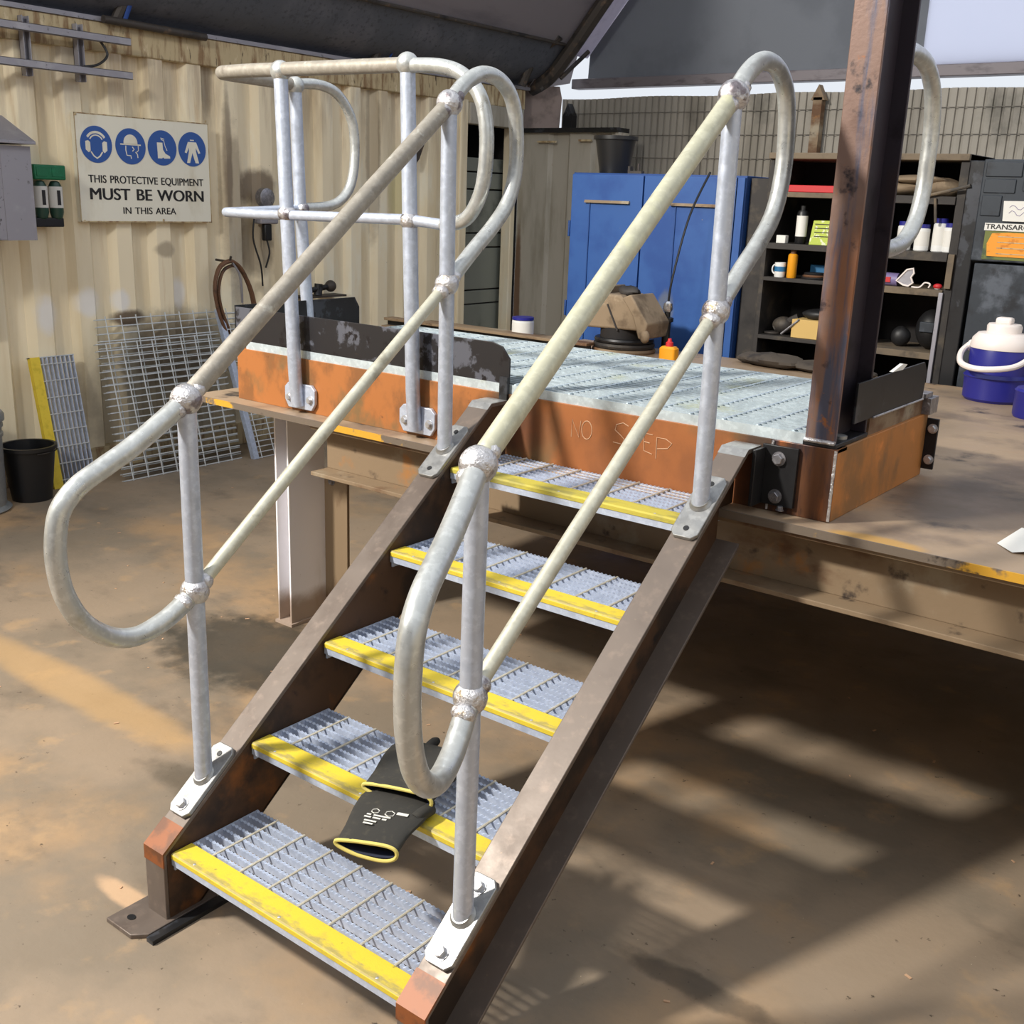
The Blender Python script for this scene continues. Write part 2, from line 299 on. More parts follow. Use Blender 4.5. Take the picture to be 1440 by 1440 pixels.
def thing(name, label, cat, loc, group=None):
    o = bpy.data.objects.new(name, None); COL.objects.link(o); o.location = loc; o.empty_display_size = .05
    return tag(o, label, cat, group)
def tag(o, label, cat, group=None):
    o['label'] = label; o['category'] = cat
    if group: o['group'] = group
    return o
def struct(o, label=None): o['kind'] = 'structure'; return o
def spline(P, n=6, closed=False):
    P = [V(p) for p in P]; out = []; m = len(P)
    for i in range(m if closed else m-1):
        g = lambda k: P[k % m] if closed else P[max(0, min(m-1, k))]
        a, b, c, d = g(i-1), g(i), g(i+1), g(i+2)
        for j in range(n):
            t = j/n; out.append(.5*((2*b)+(c-a)*t+(2*a-5*b+4*c-d)*t*t+(3*b-a-3*c+d)*t**3))
    if not closed: out.append(P[-1])
    return out
def text(body, cap, mx, mat, parent, name='lettering', bold=0., width=None, align='CENTER', ext=.0004):
    size = cap/.7
    c = bpy.data.curves.new(name, 'FONT'); c.body = body; c.size = size; c.extrude = ext
    c.align_x = align; c.align_y = 'CENTER'; c.space_word = 1.3
    t = bpy.data.objects.new('tmp', c); COL.objects.link(t); bpy.context.view_layer.update()
    me = bpy.data.meshes.new_from_object(t.evaluated_get(bpy.context.evaluated_depsgraph_get()))
    COL.objects.unlink(t); bpy.data.objects.remove(t)
    base = wloc(parent); xs = [v.co.x for v in me.vertices]; sx = width/(max(xs)-min(xs)) if width else 1
    for v in me.vertices:
        p = mx @ V((v.co.x*sx, v.co.y, v.co.z)); v.co = p-base
    me.materials.clear(); me.materials.append(mat); me.name = name
    o = bpy.data.objects.new(name, me); COL.objects.link(o); o.parent = parent; return o
def frame(o, x, y, z):
    m = Matrix((V(x), V(y), V(z))).transposed().to_4x4(); m.translation = V(o); return m
def hexbolt(c, nrm, r=.012, h=.009, name='bolt', parent=None, mat=None, washer=True, rot=.3):
    nrm = V(nrm).normalized(); q = nrm.to_track_quat('Z', 'Y').to_matrix().to_4x4(); q.translation = V(c)
    m = MB()
    if washer: m.lathe([(r*1.35, 0), (r*1.35, .0022), (0.001, .0022)], (0, 0, 0), 16)
    m.lathe([(r, .002), (r, h), (r*.9, h+.0015), (.001, h+.0015)], (0, 0, 0), 6)
    return m.build(name, mat or MBOLT, parent, mx=q @ Matrix.Rotation(rot, 4, 'Z'), ang=25)
# ------------------------------------------------------------------ setting: floor, container walls, rear wall, roof
MB().box((-4.6, -7, -.05), (5.6, 7.2, 0)).build('floor', MFLOOR, smooth=False)['kind'] = 'structure'
def corr_profile(t0, t1, pitch, depth, flat=.36):
    out = []; t = t0
    while t < t1:
        out += [(t, 0), (t+pitch*flat, 0), (t+pitch*.5, -depth), (t+pitch*(.5+flat), -depth)]; t += pitch
    out.append((t1, 0)); return [p for p in out if p[0] <= t1]
def sheet(prof, z0, z1, f):
    m = MB(); n = len(prof)
    m.add([f(t, d, z0) for t, d in prof]+[f(t, d, z1) for t, d in prof], [(i, i+1, n+i+1, n+i) for i in range(n-1)]); return m
wl = struct(sheet(corr_profile(-6.9, 5.72, .278, .05), .14, 2.46, lambda t, d, z: (-4.38+d, t, z)).build('wall_left', MCONT, smooth=False))
MB().box((-4.46, -6.9, 2.44), (-4.37, 6.55, 2.6)).build('top_rail', MRAILR, wl, bev=.008)
MB().box((-4.46, -6.9, 0), (-4.37, 5.75, .15)).build('bottom_rail', MRAILR, wl, bev=.008)
MB().box((-4.55, -6.9, 2.6), (-4.36, 6.6, 2.625)).build('roof_edge', MGREY, wl)
MB().box((-4.46, 5.70, 0), (-4.36, 5.79, 2.46)).build('corner_post', MCONT, wl, bev=.01)
# doorway in the container row, its sectional door half lowered behind it
dr = struct(MB().box((-4.46, 5.79, 2.28), (-4.34, 6.5, 2.44)).build('door_1', MSHED, bev=.006))
MB().box((-4.46, 6.38, 0), (-4.36, 6.44, 2.28)).build('door_post', MCONT, dr, bev=.006)
z = .02; k = 0
for h in (.26, .22, .32, .12, .36, .12, .36, .14, .12):
    MB().box((-4.54-.01*(k % 2), 5.76, z), (-4.50, 6.44, z+h-.012)).build('door_panel', MDRAW, dr, bev=.004); z += h; k += 1
MB().box((-5.3, 5.5, 0), (-5.2, 6.6, 2.6)).box((-5.3, 6.5, 0), (-4.46, 6.6, 2.6)).box((-5.3, 5.5, 0), (-4.46, 5.6, 2.6)).box((-5.3, 5.5, 2.45), (-4.46, 6.6, 2.5)).build('door_recess', MINT, dr, smooth=False)
# pale container end
sp = [(-4.36, 0)]
for a, b in ((-4.05, 0), (-4.02, -.03), (-3.86, -.03), (-3.83, 0), (-3.62, 0), (-3.59, -.03), (-3.45, -.03), (-3.42, 0), (-3.35, 0)): sp.append((a, b))
we = struct(sheet(sp, 0, 2.25, lambda t, d, z: (t, 6.47-d, z)).build('wall_container_end', MSHED, smooth=False))
MB().box((-4.40, 6.42, 2.25), (-3.34, 6.6, 2.285)).build('top_cap', MDARK, we)
MB().box((-3.37, 6.44, 0), (-3.34, 6.6, 2.25)).build('side_panel', MSHED, we)
MB().box((-4.14, 6.43, 2.17), (-3.96, 6.46, 2.185)).box((-3.72, 6.43, 2.18), (-3.6, 6.46, 2.195)).build('lashing_rod', MRAILR, we)
# rear wall of corrugated sheet, eave beam with the daylight gap below it
def ribs(t0, t1, pitch, d):
    out = []; t = t0
    while t < t1: out += [(t, 0), (t+pitch*.62, 0), (t+pitch*.7, d), (t+pitch*.92, d)]; t += pitch
    return out+[(t1, 0)]
wb = struct(sheet(ribs(-4.3, 5.5, .062, .016), 0, 2.565, lambda t, d, z: (t, 7.0+d, z+(.006*math.sin(t*5.1) if z > 1 else 0))).build('wall_rear', MSHEET, smooth=False))
for zz in (2.44, 2.26, 2.08): MB().tube([(-4.28, 6.985, zz), (5.5, 6.985, zz)], .0025, 6).build('girt_wire', MSHEETD, wb)
struct(MB().box((-4.2, 6.98, 2.645), (5.5, 7.1, 2.725)).build('trim_1', MBEAMG, bev=.006))['label'] = 'grey eave beam along the rear wall'
AR = [(-4.47, 2.64), (-4.26, 2.73), (-4.04, 2.95), (-3.72, 3.32), (-3.3, 3.78), (-2.9, 4.15)]
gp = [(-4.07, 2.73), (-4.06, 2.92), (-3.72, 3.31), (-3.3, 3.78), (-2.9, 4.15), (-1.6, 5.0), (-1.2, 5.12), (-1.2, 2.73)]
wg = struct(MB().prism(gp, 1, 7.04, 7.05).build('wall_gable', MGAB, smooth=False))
MB().prism([(-1.2, 2.73), (-1.2, 5.12), (.5, 5.6), (3, 5.4), (5.5, 4.6), (5.5, 2.73)], 1, 7.03, 7.04).build('bright_side_panel', MGABL, wg, smooth=False)  # brighter right side of the gable, its light put into a paler panel
rp = spline([(x, 0, z) for x, z in AR], 5)
def arc_sheet(i0, i1, y0, y1, off=0, thick=.012):
    P = [(p.x+off, p.z-off*.3) for p in rp[i0:i1+1]]; Q = [(x-thick, z+thick*.6) for x, z in reversed(P)]
    return MB().prism(P+Q, 1, y0, y1)
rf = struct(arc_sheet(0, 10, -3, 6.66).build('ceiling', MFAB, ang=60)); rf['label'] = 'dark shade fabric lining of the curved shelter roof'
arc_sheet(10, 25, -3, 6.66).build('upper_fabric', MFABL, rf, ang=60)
arc_sheet(9, 25, 6.74, 7.05).build('white_edge_strip', MWHITEF, rf, ang=60)
for i in (10,):
    p = rp[i]; MB().tube([(p.x+.02, -3, p.z), (p.x+.02, 6.6, p.z)], .014, 8).build('purlin', MTRUSS, rf)
MB().tube([(p.x+.05, 6.66, p.z-.03) for p in rp[1:]], .06, 8).build('arch_rib', MTRUSS, rf)
MB().tube([(-4.26, 6.6, 2.6), (-4.24, 6.75, 2.75), (-4.15, 6.9, 3.0)], .02, 8).tube([(-4.3, 6.4, 2.62), (-4.22, 6.45, 2.85), (-4.0, 6.5, 3.0)], .035, 8).tube([(-4.12, 6.7, 2.7), (-3.98, 6.9, 2.93)], .018, 8).build('arch_foot', MTRUSS, rf)
MB().add([(-4.40, 6.6, 2.6), (-4.16, 6.9, 2.68), (-4.08, 6.9, 2.95), (-4.2, 6.6, 2.86)], [(0, 1, 2, 3)]).build('loose_fabric', MFABL, rf)
MB().add([(-4.5, 6.62, 2.28), (-4.27, 6.92, 2.28), (-4.25, 6.92, 2.56), (-4.28, 6.92, 2.66), (-4.5, 6.62, 2.66)], [(0, 1, 2, 3, 4)]).build('corner_sheet', MDUST2, rf)
for a, b, c in (((-4.38, 4.72, 2.62), (-4.33, 4.98, 3.1), .03), ((-4.38, 4.86, 2.78), (-4.2, 5.66, 3.2), .03), ((-4.36, 2.62, 2.62), (-4.3, 2.75, 2.9), .03)):
    MB().tube([a, b], c, 8).build('truss_brace', MTRUSS, rf)
for a, b in (((-4.34, 4.82, 2.62), (-4.3, 4.96, 2.86)), ((-4.33, 2.66, 2.62), (-4.3, 2.70, 2.75))):
    MB().tube([a, b], .014, 8, sq=.3).build('ratchet_strap', MBLSTRAP, rf)
t = tag(MB().tube([(-4.33, 2.52, 2.61), (-4.33, 3.22, 2.60)], .022, 12).build('steel_tube', MTRUSS, bev=0), 'dull steel tube lying on the top edge of the cream container wall above the sign', 'tube')
# unseen walls added right of and behind the camera to block low sky light
wr = struct(sheet(corr_profile(-4.6, 7, .278, .05), 0, 2.6, lambda t, d, z: (5.5+d, t, z)).build('sky_block_right', MCONT, smooth=False))
wf = struct(sheet(corr_profile(-4.4, 5.5, .278, .05), 0, 4.6, lambda t, d, z: (t, -4.6+d, z)).build('sky_block_front', MFAB, smooth=False))  # made tall and dark to cut sky light and bounce under the table
MB().box((-1.93, 6.9, 0), (-1.86, 6.97, 2.52)).prism([(-1.95, 2.5), (-1.84, 2.5), (-1.895, 2.61)], 1, 6.9, 6.97).build('steel_post', MBEAM)
tag(bpy.data.objects['steel_post'], 'brown rusty steel post in front of the grey corrugated rear wall', 'post')
t = tag(MB().box((-4.22, 6.9, 0), (-4.12, 6.97, 2.42)).prism([(-4.22, 2.42), (-4.12, 2.42), (-4.17, 2.52)], 1, 6.9, 6.97).build('door_jamb', MDARK), 'narrow black upright standing at the left end of the corrugated rear wall', 'post')
# ------------------------------------------------------------------ the big steel table
T = thing('steel_table', 'large rusty steel plate workbench carrying the orange landing, painted white leg at left', 'table', (.5, 2.5, 0))
ZT = .96
MB().box((-1.85, 1.19, ZT-.02), (3.2, 3.87, ZT)).build('plate', MTABLE, T, bev=.002)
MB().box((-1.85, 1.188, ZT-.021), (3.2, 1.194, ZT+.0005)).build('plate_edge', MYEL, T)
def ibeam(x0, x1, y, z0, z1, w=.17, tf=.014, tw=.01):
    return MB().box((x0, y-w/2, z0), (x1, y+w/2, z0+tf)).box((x0, y-w/2, z1-tf), (x1, y+w/2, z1)).box((x0, y-tw/2, z0+tf), (x1, y+tw/2, z1-tf))
ibeam(-1.2, 3.2, 1.285, .758, ZT-.02).build('front_beam', MBEAM, T, bev=.002, smooth=False)
ibeam(-1.56, 3.2, 3.6, .67, ZT-.02).build('rear_beam', MBEAM, T, smooth=False)
for lx, ly in ((-1.635, 1.44), (2.9, 1.44), (-1.635, 3.5), (2.9, 3.5)):
    MB().box((lx-.04, ly, .012), (lx-.032, ly+.19, ZT-.02)).box((lx+.032, ly, .012), (lx+.04, ly+.19, ZT-.02)).box((lx-.032, ly+.09, .012), (lx+.032, ly+.1, ZT-.02)).box((lx-.05, ly-.01, 0), (lx+.05, ly+.2, .012)).build('leg', MLEGW, T, smooth=False)
MB().box((-1.6, 1.63, 0), (-1.465, 1.645, .60)).build('brace_plate', MLEGB, T, bev=.002)
hexbolt((-1.55, 1.63, .59), (0, -1, 0), .012, .012, 'bolt', T, MDBOLT)
# ------------------------------------------------------------------ landing
P = thing('landing', 'orange rust steel landing with galvanised grating floor, sitting on the steel table', 'platform', (-.5, 1.7, ZT))
ZP = 1.15; YF = 1.27; XL, XR = -1.67, .655
m = MB().box((XL, YF, ZT), (.48, YF+.009, ZP)).box((XL, YF+.009, ZP-.012), (.48, YF+.07, ZP)).box((XL, YF+.009, ZT), (.48, YF+.07, ZT+.012)); m.build('front_channel', MORGF, P, bev=.0015)
m = MB().box((.48, YF, ZT), (XR, YF+.009, ZP)).box((.48, YF+.009, ZP-.012), (XR, YF+.07, ZP)); m.build('front_corner', MCORN, P, bev=.002)
MB().box((XR-.009, YF+.009, ZT), (XR, 1.99, ZP)).box((XR-.07, YF+.009, ZP-.012), (XR-.009, 1.99, ZP)).build('side_channel', MORG, P, bev=.002)
MB().box((XL, YF+.009, ZT), (XL+.009, 1.99, ZP)).build('side_channel', MORG, P, bev=.002)
MB().box((XL, 2.1, ZT), (XR-.1, 2.11, ZP)).build('rear_channel', MORG, P)
MB().box((XR-.06, 1.985, ZT+.02), (XR+.035, 1.995, ZP-.015)).build('end_plate', MDARK, P, bev=.002)
for zz in (ZT+.05, ZP-.045): hexbolt((XR+.02, 1.985, zz), (0, -1, 0), .011, .012, 'bolt', P, MBOLT)
for q in (XR-.002, .485): MB().tube([(q, YF-.001, ZT+.004), (q, YF-.001, ZP-.003)], .004, 8).build('weld', MWELD, P)
# YF-.002, ZT+.004), (.485, YF-.002, ZP-.003)], .004, 8).build('weld', MWELD, P)
GX0, GX1, GY0, GY1, GZ0, GZ1 = -1.62, .57, YF+.012, 2.14, ZP, ZP+.03
for a, b in (((GX0, GY0-.005, GZ0), (GX1, GY0, GZ1-.002)), ((GX0, GY1, GZ0), (GX1, GY1+.005, GZ1)), ((GX0-.005, GY0-.005, GZ0), (GX0, GY1+.005, GZ1)), ((GX1, GY0-.005, GZ0), (GX1+.005, GY1+.005, GZ1))): MB().box(a, b).build('grating_band', MGRATP, P)
def serr(p0, p1, t, z0, z1, pitch=.012, amp=.003):
    """serrated bearing bar from p0 to p1 (x,y pairs), thickness t"""
    a, b = V((p0[0], p0[1], 0)), V((p1[0], p1[1], 0)); d = (b-a).normalized(); nn = V((-d.y, d.x, 0))*t/2; L = (b-a).length; n = max(2, int(L/pitch))*2
    top = [(a+d*L*i/n, z1-(amp if i % 2 else 0)) for i in range(n+1)]
    vs = []; fs = []
    for q, z in top: vs += [q-nn+V((0, 0, z0)), q+nn+V((0, 0, z0)), q-nn+V((0, 0, z)), q+nn+V((0, 0, z))]
    for i in range(n):
        o = 4*i; fs += [(o, o+2, o+6, o+4), (o+1, o+5, o+7, o+3), (o+2, o+3, o+7, o+6)]
    fs += [(0, 1, 3, 2), (4*n, 4*n+2, 4*n+3, 4*n+1)]
    return vs, fs
m = MB(); y = GY0+.02
while y < GY1-.01: m.box((GX0, y-.0025, GZ0), (GX1, y+.0025, GZ1)); y += .03
o = m.build('grating_bars', MGRATP, P, smooth=False); o['kind'] = 'stuff'
m = MB(); x = GX0+.05
while x < GX1: m.tube([(x, GY0, GZ1-.002), (x, GY1, GZ1-.002)], .0035, 6); x += .1
o = m.build('grating_rods', MGRATP, P, smooth=False); o['kind'] = 'stuff'
# kick plates with clipped top corners
def kick(poly, ax, a, b, mat): return MB().prism(poly, ax, a, b).build('kick_plate', mat, P, bev=.001)
kick([(-1.68, 1.165), (-.39, 1.165), (-.39, 1.255), (-.42, 1.29), (-.46, 1.30), (-1.68, 1.30)], 1, 1.268, 1.274, MKICKF)
bpy.data.objects['kick_plate'].location += V((0, .01, 0))
MB().box((-.415, YF-.008, ZP-.03), (-.385, YF+.004, 1.2)).build('kick_stub', MDARK, P)
kick([(1.28, 1.16), (1.92, 1.16), (1.92, 1.265), (1.895, 1.305), (1.28, 1.305)], 0, -1.69, -1.684, MDARK)
kick([(1.38, 1.2), (1.92, 1.2), (1.93, 1.28), (1.90, 1.31), (1.38, 1.305)], 0, .645, .651, MDARK)
MB().box((.60, 1.51, ZP), (.645, 1.98, 1.2)).build('side_bar', MBEAM, P)
MB().tube([(.653, 1.51+i*.0, 1.2) for i in (0,)]+[(.653, 1.92, 1.2)], .003, 6).build('weld', MWELD, P)
MB().box((.56, 1.93, 1.2), (.66, 1.99, 1.215)).box((.6, 1.95, 1.15), (.67, 2.02, 1.2)).build('corner_bracket', MDBOLT, P, bev=.002)
# bracket beside the stair top, with two bolts
MB().box((.462, YF-.012, ZT+.02), (.56, YF, ZP-.012)).box((.462, YF-.07, ZT+.02), (.472, YF-.012, ZP-.02)).build('bracket', MDARK, P, bev=.0015)
for zz in (1.105, 1.005): hexbolt((.51, YF-.012, zz), (0, -1, 0), .014, .012, 'bolt', P, MDBOLT)
hexbolt((.53, YF-.02, ZT+.012), (0, 0, 1), .008, .01, 'bolt', P, MDBOLT)
# scratched chalk letters
LET = [('N', [[(-.145, 1.056), (-.145, 1.108), (-.118, 1.058), (-.114, 1.108)]]),
 ('O', [[(-.092+.018*math.cos(i*math.pi/8), 1.084+.027*math.sin(i*math.pi/8)) for i in range(17)]]),
 ('S', [[(.048, 1.117), (.03, 1.124), (.008, 1.116), (.004, 1.1), (.02, 1.09), (.036, 1.078), (.03, 1.062), (.0, 1.064)]]),
 ('T', [[(.058, 1.112), (.09, 1.107)], [(.074, 1.11), (.076, 1.06)]]),
 ('E', [[(.128, 1.105), (.1, 1.106), (.103, 1.056), (.13, 1.05)], [(.102, 1.082), (.12, 1.08)]]),
 ('P', [[(.143, 1.04), (.142, 1.1), (.17, 1.1), (.19, 1.09), (.178, 1.074), (.145, 1.068)]])]
for ch, sts in LET:
    m = MB()
    for pts in sts: m.tube([(x, YF-.0005, z) for x, z in pts], .0013, 5)
    o = m.build('chalk_letter', MCHALK, P); o['label'] = 'faint scratched chalk letter '+ch
# ------------------------------------------------------------------ staircase
S = thing('staircase', 'short five tread steel staircase with brown channel stringers and yellow-nosed grating treads', 'stairs', (0, .1, 0))
W2 = .382; FL = .075; ZS = .208; SL = .7788
for sx in (-1, 1):
    a = W2*sx; b = (W2+.008)*sx; c = (W2+FL)*sx; lo = min(a, b), max(a, b); fo = min(a, c), max(a, c)
    st = MB().prism([(.068, .002), (-.012, .002), (-.012, .1845), (1.187, 1.121), (1.262, 1.121), (1.262, .963), (1.186, .963), (1.186, .874)], 0, *lo).build('stringer', MWEB, S)
    MB().prism([(-.02, .182), (-.02, .192), (1.185, 1.131), (1.262, 1.131), (1.262, 1.119), (1.19, 1.119), (-.008, .187)], 0, *fo).build('top_flange', MSTR, st, bev=.0015, ang=20)
    MB().prism([(-.021, .002), (-.021, .187), (-.009, .187), (-.009, .002)], 0, *fo).build('toe_plate', MDBOLT if 0 else MSTR, st, bev=.002)
    MB().prism([(-.0225, .155), (-.0225, .1935), (.038, .2395), (.040, .236), (-.019, .189), (-.019, .155)], 0, fo[0]-.0008, fo[1]+.0008).build('primer_patch', MORN, st)
    MB().prism([(.073, .002), (1.186, .868), (1.186, .880), (.058, .002)], 0, *fo).build('bottom_flange', MSTR, st, bev=.0015)
    MB().prism([(1.165, 1.1155), (1.185, 1.1318), (1.262, 1.1318), (1.262, 1.1305), (1.186, 1.1305), (1.166, 1.115)], 0, fo[0]-.0005, fo[1]+.0005).build('ground_patch', MZINC, st)
    x0, x1 = (-.50, -.37) if sx < 0 else (.37, .50)
    MB().prism([(x0, -.11), (x1-.03, -.11), (x1, -.08), (x1, .12), (x0, .12)], 2, 0, .012).build('foot_plate', MSTR, st, bev=.002)
    MB().lathe([(.012, .0122), (.012, .0135), (.001, .0135)], (x0+.045, -.07, 0), 14, sq=.8).build('bolt_hole', MBLKP, st)
    MB().box((x1+.005, -.09, 0), (x1+.03, .14, .012)).build('packing_bar', MDARK, st)
for k in range(5):
    yk = .25*k; zk = .186+.1947*k; L = W2-.003; ND = .058; TD = .262
    tr = MB().box((-L, yk, zk-.03), (L, yk+.005, zk-.004)).build('tread', MGRAT, S)
    for xa, xb in ((-L, -L+.005), (L-.005, L)): MB().box((xa, yk+.005, zk-.045), (xb, yk+TD, zk)).build('end_plate', MGRAT, tr)
    MB().prism([(yk-.002, zk-.012), (yk-.002, zk-.001), (yk+.002, zk+.003), (yk+ND, zk+.003), (yk+ND, zk), (yk+.003, zk), (yk+.001, zk-.012)], 0, -L+.001, L-.001).build('nosing', MNOSE if k < 4 else MNOSE5, tr, bev=.0006)
    for i in range(8):
        yy = yk+ND+.014+i*.0265
        v, f = serr((-L+.005, yy), (L-.005, yy), .008, zk-.02, zk+.0005, .013, .0035)
        MB().add(v, f).build('bearing_bar', MGRAT, tr, smooth=False)
    for i in range(7):
        xx = -.3+i*.1
        MB().tube([(xx, yk+ND-.004, zk-.0005), (xx, yk+TD, zk-.0005)], .0032, 6, sq=1).build('cross_rod', MROD, tr)
    for xx in (-.3, 0, .3): MB().ball((xx, yk+.008, zk-.001), .0065, sz=.8, seg=10, rings=6).build('bolt', MBOLT, tr)
# ------------------------------------------------------------------ stair handrails
def zs(y): return ZS+SL*y
LBp = [(.132, 1.268), (.058, 1.218), (-.01, 1.168), (-.08, 1.118), (-.14, 1.075), (-.19, 1.022), (-.21, .955), (-.205, .89), (-.175, .83), (-.12, .785), (-.05, .765), (.02, .768), (.08, .787), (.132, .812)]
LBp = [(.132, 1.268), (.058, 1.222), (-.015, 1.181), (-.085, 1.149), (-.145, 1.12), (-.188, 1.078), (-.204, 1.02), (-.206, .955), (-.192, .885), (-.156, .818), (-.097, .768), (-.032, .748), (.034, .76), (.085, .783), (.132, .812)]
LTp = [(1.019, 1.962), (1.085, 2.02), (1.16, 2.051), (1.24, 2.04), (1.297, 1.99), (1.32, 1.9), (1.318, 1.8), (1.285, 1.71), (1.215, 1.64), (1.13, 1.576), (1.019, 1.486)]
def handrail(x, label, mrail, group, dx):
    H = thing('handrail', label, 'handrail', (x, .58, zs(.58)), group)
    def X(y, z):   # the posts lean a little, as in the photo
        t = (y-.132)/.887; h = (z-zs(y))/.96; return x+dx[0]*(1-t)*h+dx[1]*t*h
    def R(P, n=6): return [(X(p.y, p.z), p.y, p.z) for p in spline([(0, a, b) for a, b in P], n)]
    for y, hm in ((.132, .812), (1.019, 1.486)):
        zt = 1.268 if y < .5 else 1.962
        z0 = zs(y)+.012
        po = MB().tube([(X(y, z0), y, z0), (X(y, hm), y, hm), (X(y, zt-.02), y, zt-.02)], [.0215, .0215, .0215], 20).build('post', MPOST, H)
        # shoe plate on the flange, chamfered corners
        mx = frame((x, y, zs(y)), (1, 0, 0), V((0, 1, SL)).normalized(), V((0, -SL, 1)).normalized())
        pl = MB().prism([(-.037, -.085), (-.024, -.1), (.024, -.1), (.037, -.085), (.037, .085), (.024, .1), (-.024, .1), (-.037, .085)], 2, .0005, .012, mx).build('shoe_plate', MZINC, H, bev=.002)
        MB().lathe([(.029, .0), (.0265, .003), (.0235, .006), (.022, .01)], (0, 0, 0), 20).build('weld_collar', MZINC, pl, mx=frame((x, y, zs(y)+.016), (1, 0, 0), V((0, 1, SL)).normalized(), V((0, -SL, 1)).normalized()))
        for q in (-.073, .073):
            c = mx @ V((0, q, .012)); nn = V((0, -SL, 1))
            if (y < .5 and (q < 0 or x > 0)): hexbolt(c, nn, .0125, .012, 'bolt', pl, MBOLT)
            else: MB().lathe([(.0075, 0), (.0075, .0015), (.0005, .0015)], (0, 0, 0), 14).build('bolt_hole', MBLKP, pl, mx=frame(c, (1, 0, 0), V((0, 1, SL)).normalized(), nn.normalized()))
        for zc, rb in ((zt, .036), (hm, .034)):
            MB().ball((X(y, zc), y, zc), rb, 1, 1, 1, 20, 12, .018).build('ball_joint', MWELD, H)
    MB().tube(R([(1.019, 1.962), (.72, 1.731), (.42, 1.495), (.132, 1.268)], 3), .0225, 20).build('top_rail', mrail, H)
    MB().tube(R([(1.019, 1.486), (.72, 1.262), (.42, 1.035), (.132, .812)], 3), .0165, 18).build('mid_rail', MMID, H)
    sw = math.radians(21) if x > 0 else 0
    lb = [(X(p.y, p.z)+(.132-p.y)*math.sin(sw), .132-(.132-p.y)*math.cos(sw), p.z-(.018*max(0, min(1, (1-p.z)/.25))*min(1, max(0, (.132-p.y)/.1)) if sw else 0)) for p in spline([(0, a, b) for a, b in LBp], 6)]
    MB().tube(lb, .0225, 20).build('lower_bend', MLOOP, H); MB().tube(R(LTp), .0215, 20).build('upper_bend', MLOOP, H)
    for y, zt, hm, sg in ((.132, 1.268, .812, -1), (1.019, 1.962, 1.486, 1)):
        for zc in (zt, hm):
            for s2 in (-1, 1):
                d = V((0, s2, s2*SL)).normalized()*.032
                if s2 == sg and zc == hm and sg < 0: d = V((.012 if x > 0 else 0, -.034, -.018))
                MB().ball((X(y, zc)+d.x, y+d.y, zc+d.z), .0265, 1, .8, .8, 14, 8, .04).build('weld_bead', MWELD, H)
    return H
handrail(-.42, 'tubular stair handrail on the left stringer, nearest the container wall, with darker top rail', MRAILD, 'stair handrails', (.003, -.006))
handrail(.42, 'tubular stair handrail on the right stringer, black gloves under its lower bend, creamy top rail', MRAILC, 'stair handrails', (.008, -.006))
# ------------------------------------------------------------------ guardrail around the landing's left corner
G = thing('guardrail', 'L-shaped galvanised guardrail bolted to the front and left edges of the landing', 'guardrail', (-1.2, 1.235, 1.0))
YG = 1.235
for xb, xt in ((-1.312, -1.352), (-.747, -.781)):
    xt2 = xb+(xt-xb)*.6
    MB().tube([(xb, YG+.012, .985), (xb, YG+.004, 1.06), (xb, YG, 1.12), (xt2, YG, 1.66), (xt, YG, 2.085)], .0235, 20).build('post', MPOST, G)
    br = MB().prism([(xb-.078, 1.0), (xb-.06, .972), (xb+.06, .972), (xb+.078, .998), (xb+.078, 1.045), (xb+.06, 1.062), (xb-.06, 1.062), (xb-.078, 1.045)], 1, YG+.02, YG+.033).build('shoe_plate', MPOST, G, bev=.002)
    for q in (-.052, .055): hexbolt((xb+q, YG+.02, 1.01), (0, -1, 0), .011, .01, 'bolt', br, MBOLT)
    MB().ball((xt, YG, 2.098), .0345, 1, 1, 1, 20, 12, .01).build('ball_joint', MLOOP, G)
    MB().ball((xt2+.001, YG, 1.645), .0325, 1, 1, .9, 20, 12, .02).build('ball_joint', MWELD, G)
XS = -1.70
MB().tube([(XS, 1.66, 1.10), (XS, 1.62, 1.66), (XS, 1.606, 2.09)], .0235, 20).build('post', MPOST, G)
MB().ball((XS, 1.606, 2.098), .034, 1, 1, 1, 20, 12, .01).build('ball_joint', MLOOP, G)
MB().ball((XS, 1.625, 1.655), .031, 1, 1, .9, 20, 12, .02).build('ball_joint', MWELD, G)
MB().tube(spline([(XS, 1.606, 2.1), (XS, 1.45, 2.103), (XS, 1.33, 2.105), (XS+.02, 1.255, 2.105), (XS+.08, 1.235, 2.105), (-1.5, 1.235, 2.105), (-1.352, 1.235, 2.103)], 5), .0225, 18).build('top_rail', MRAILD, G)
MB().tube(spline([(XS, 1.625, 1.655), (XS, 1.45, 1.645), (XS, 1.33, 1.64), (XS+.015, 1.262, 1.638), (XS+.06, 1.235, 1.638), (-1.5, 1.235, 1.638), (-1.34, 1.235, 1.64)], 5), .0165, 16).build('mid_rail', MPOST, G)
MB().tube([(-1.352, YG, 2.103), (-.781, YG, 2.096)], .0225, 18).build('top_rail', MRAILD, G)
MB().tube([(-1.34, YG, 1.64), (-.77, YG, 1.648), (-.62, YG, 1.638)], .0165, 16).build('mid_rail', MPOST, G)
MB().tube(spline([(-.781, YG, 2.094), (-.66, YG, 2.088), (-.57, YG, 2.064), (-.5, YG, 2.005), (-.472, YG, 1.92), (-.47, YG, 1.82), (-.488, YG, 1.73), (-.54, YG, 1.66), (-.63, YG, 1.638)], 6), .0215, 18).build('front_bend', MLOOP, G)
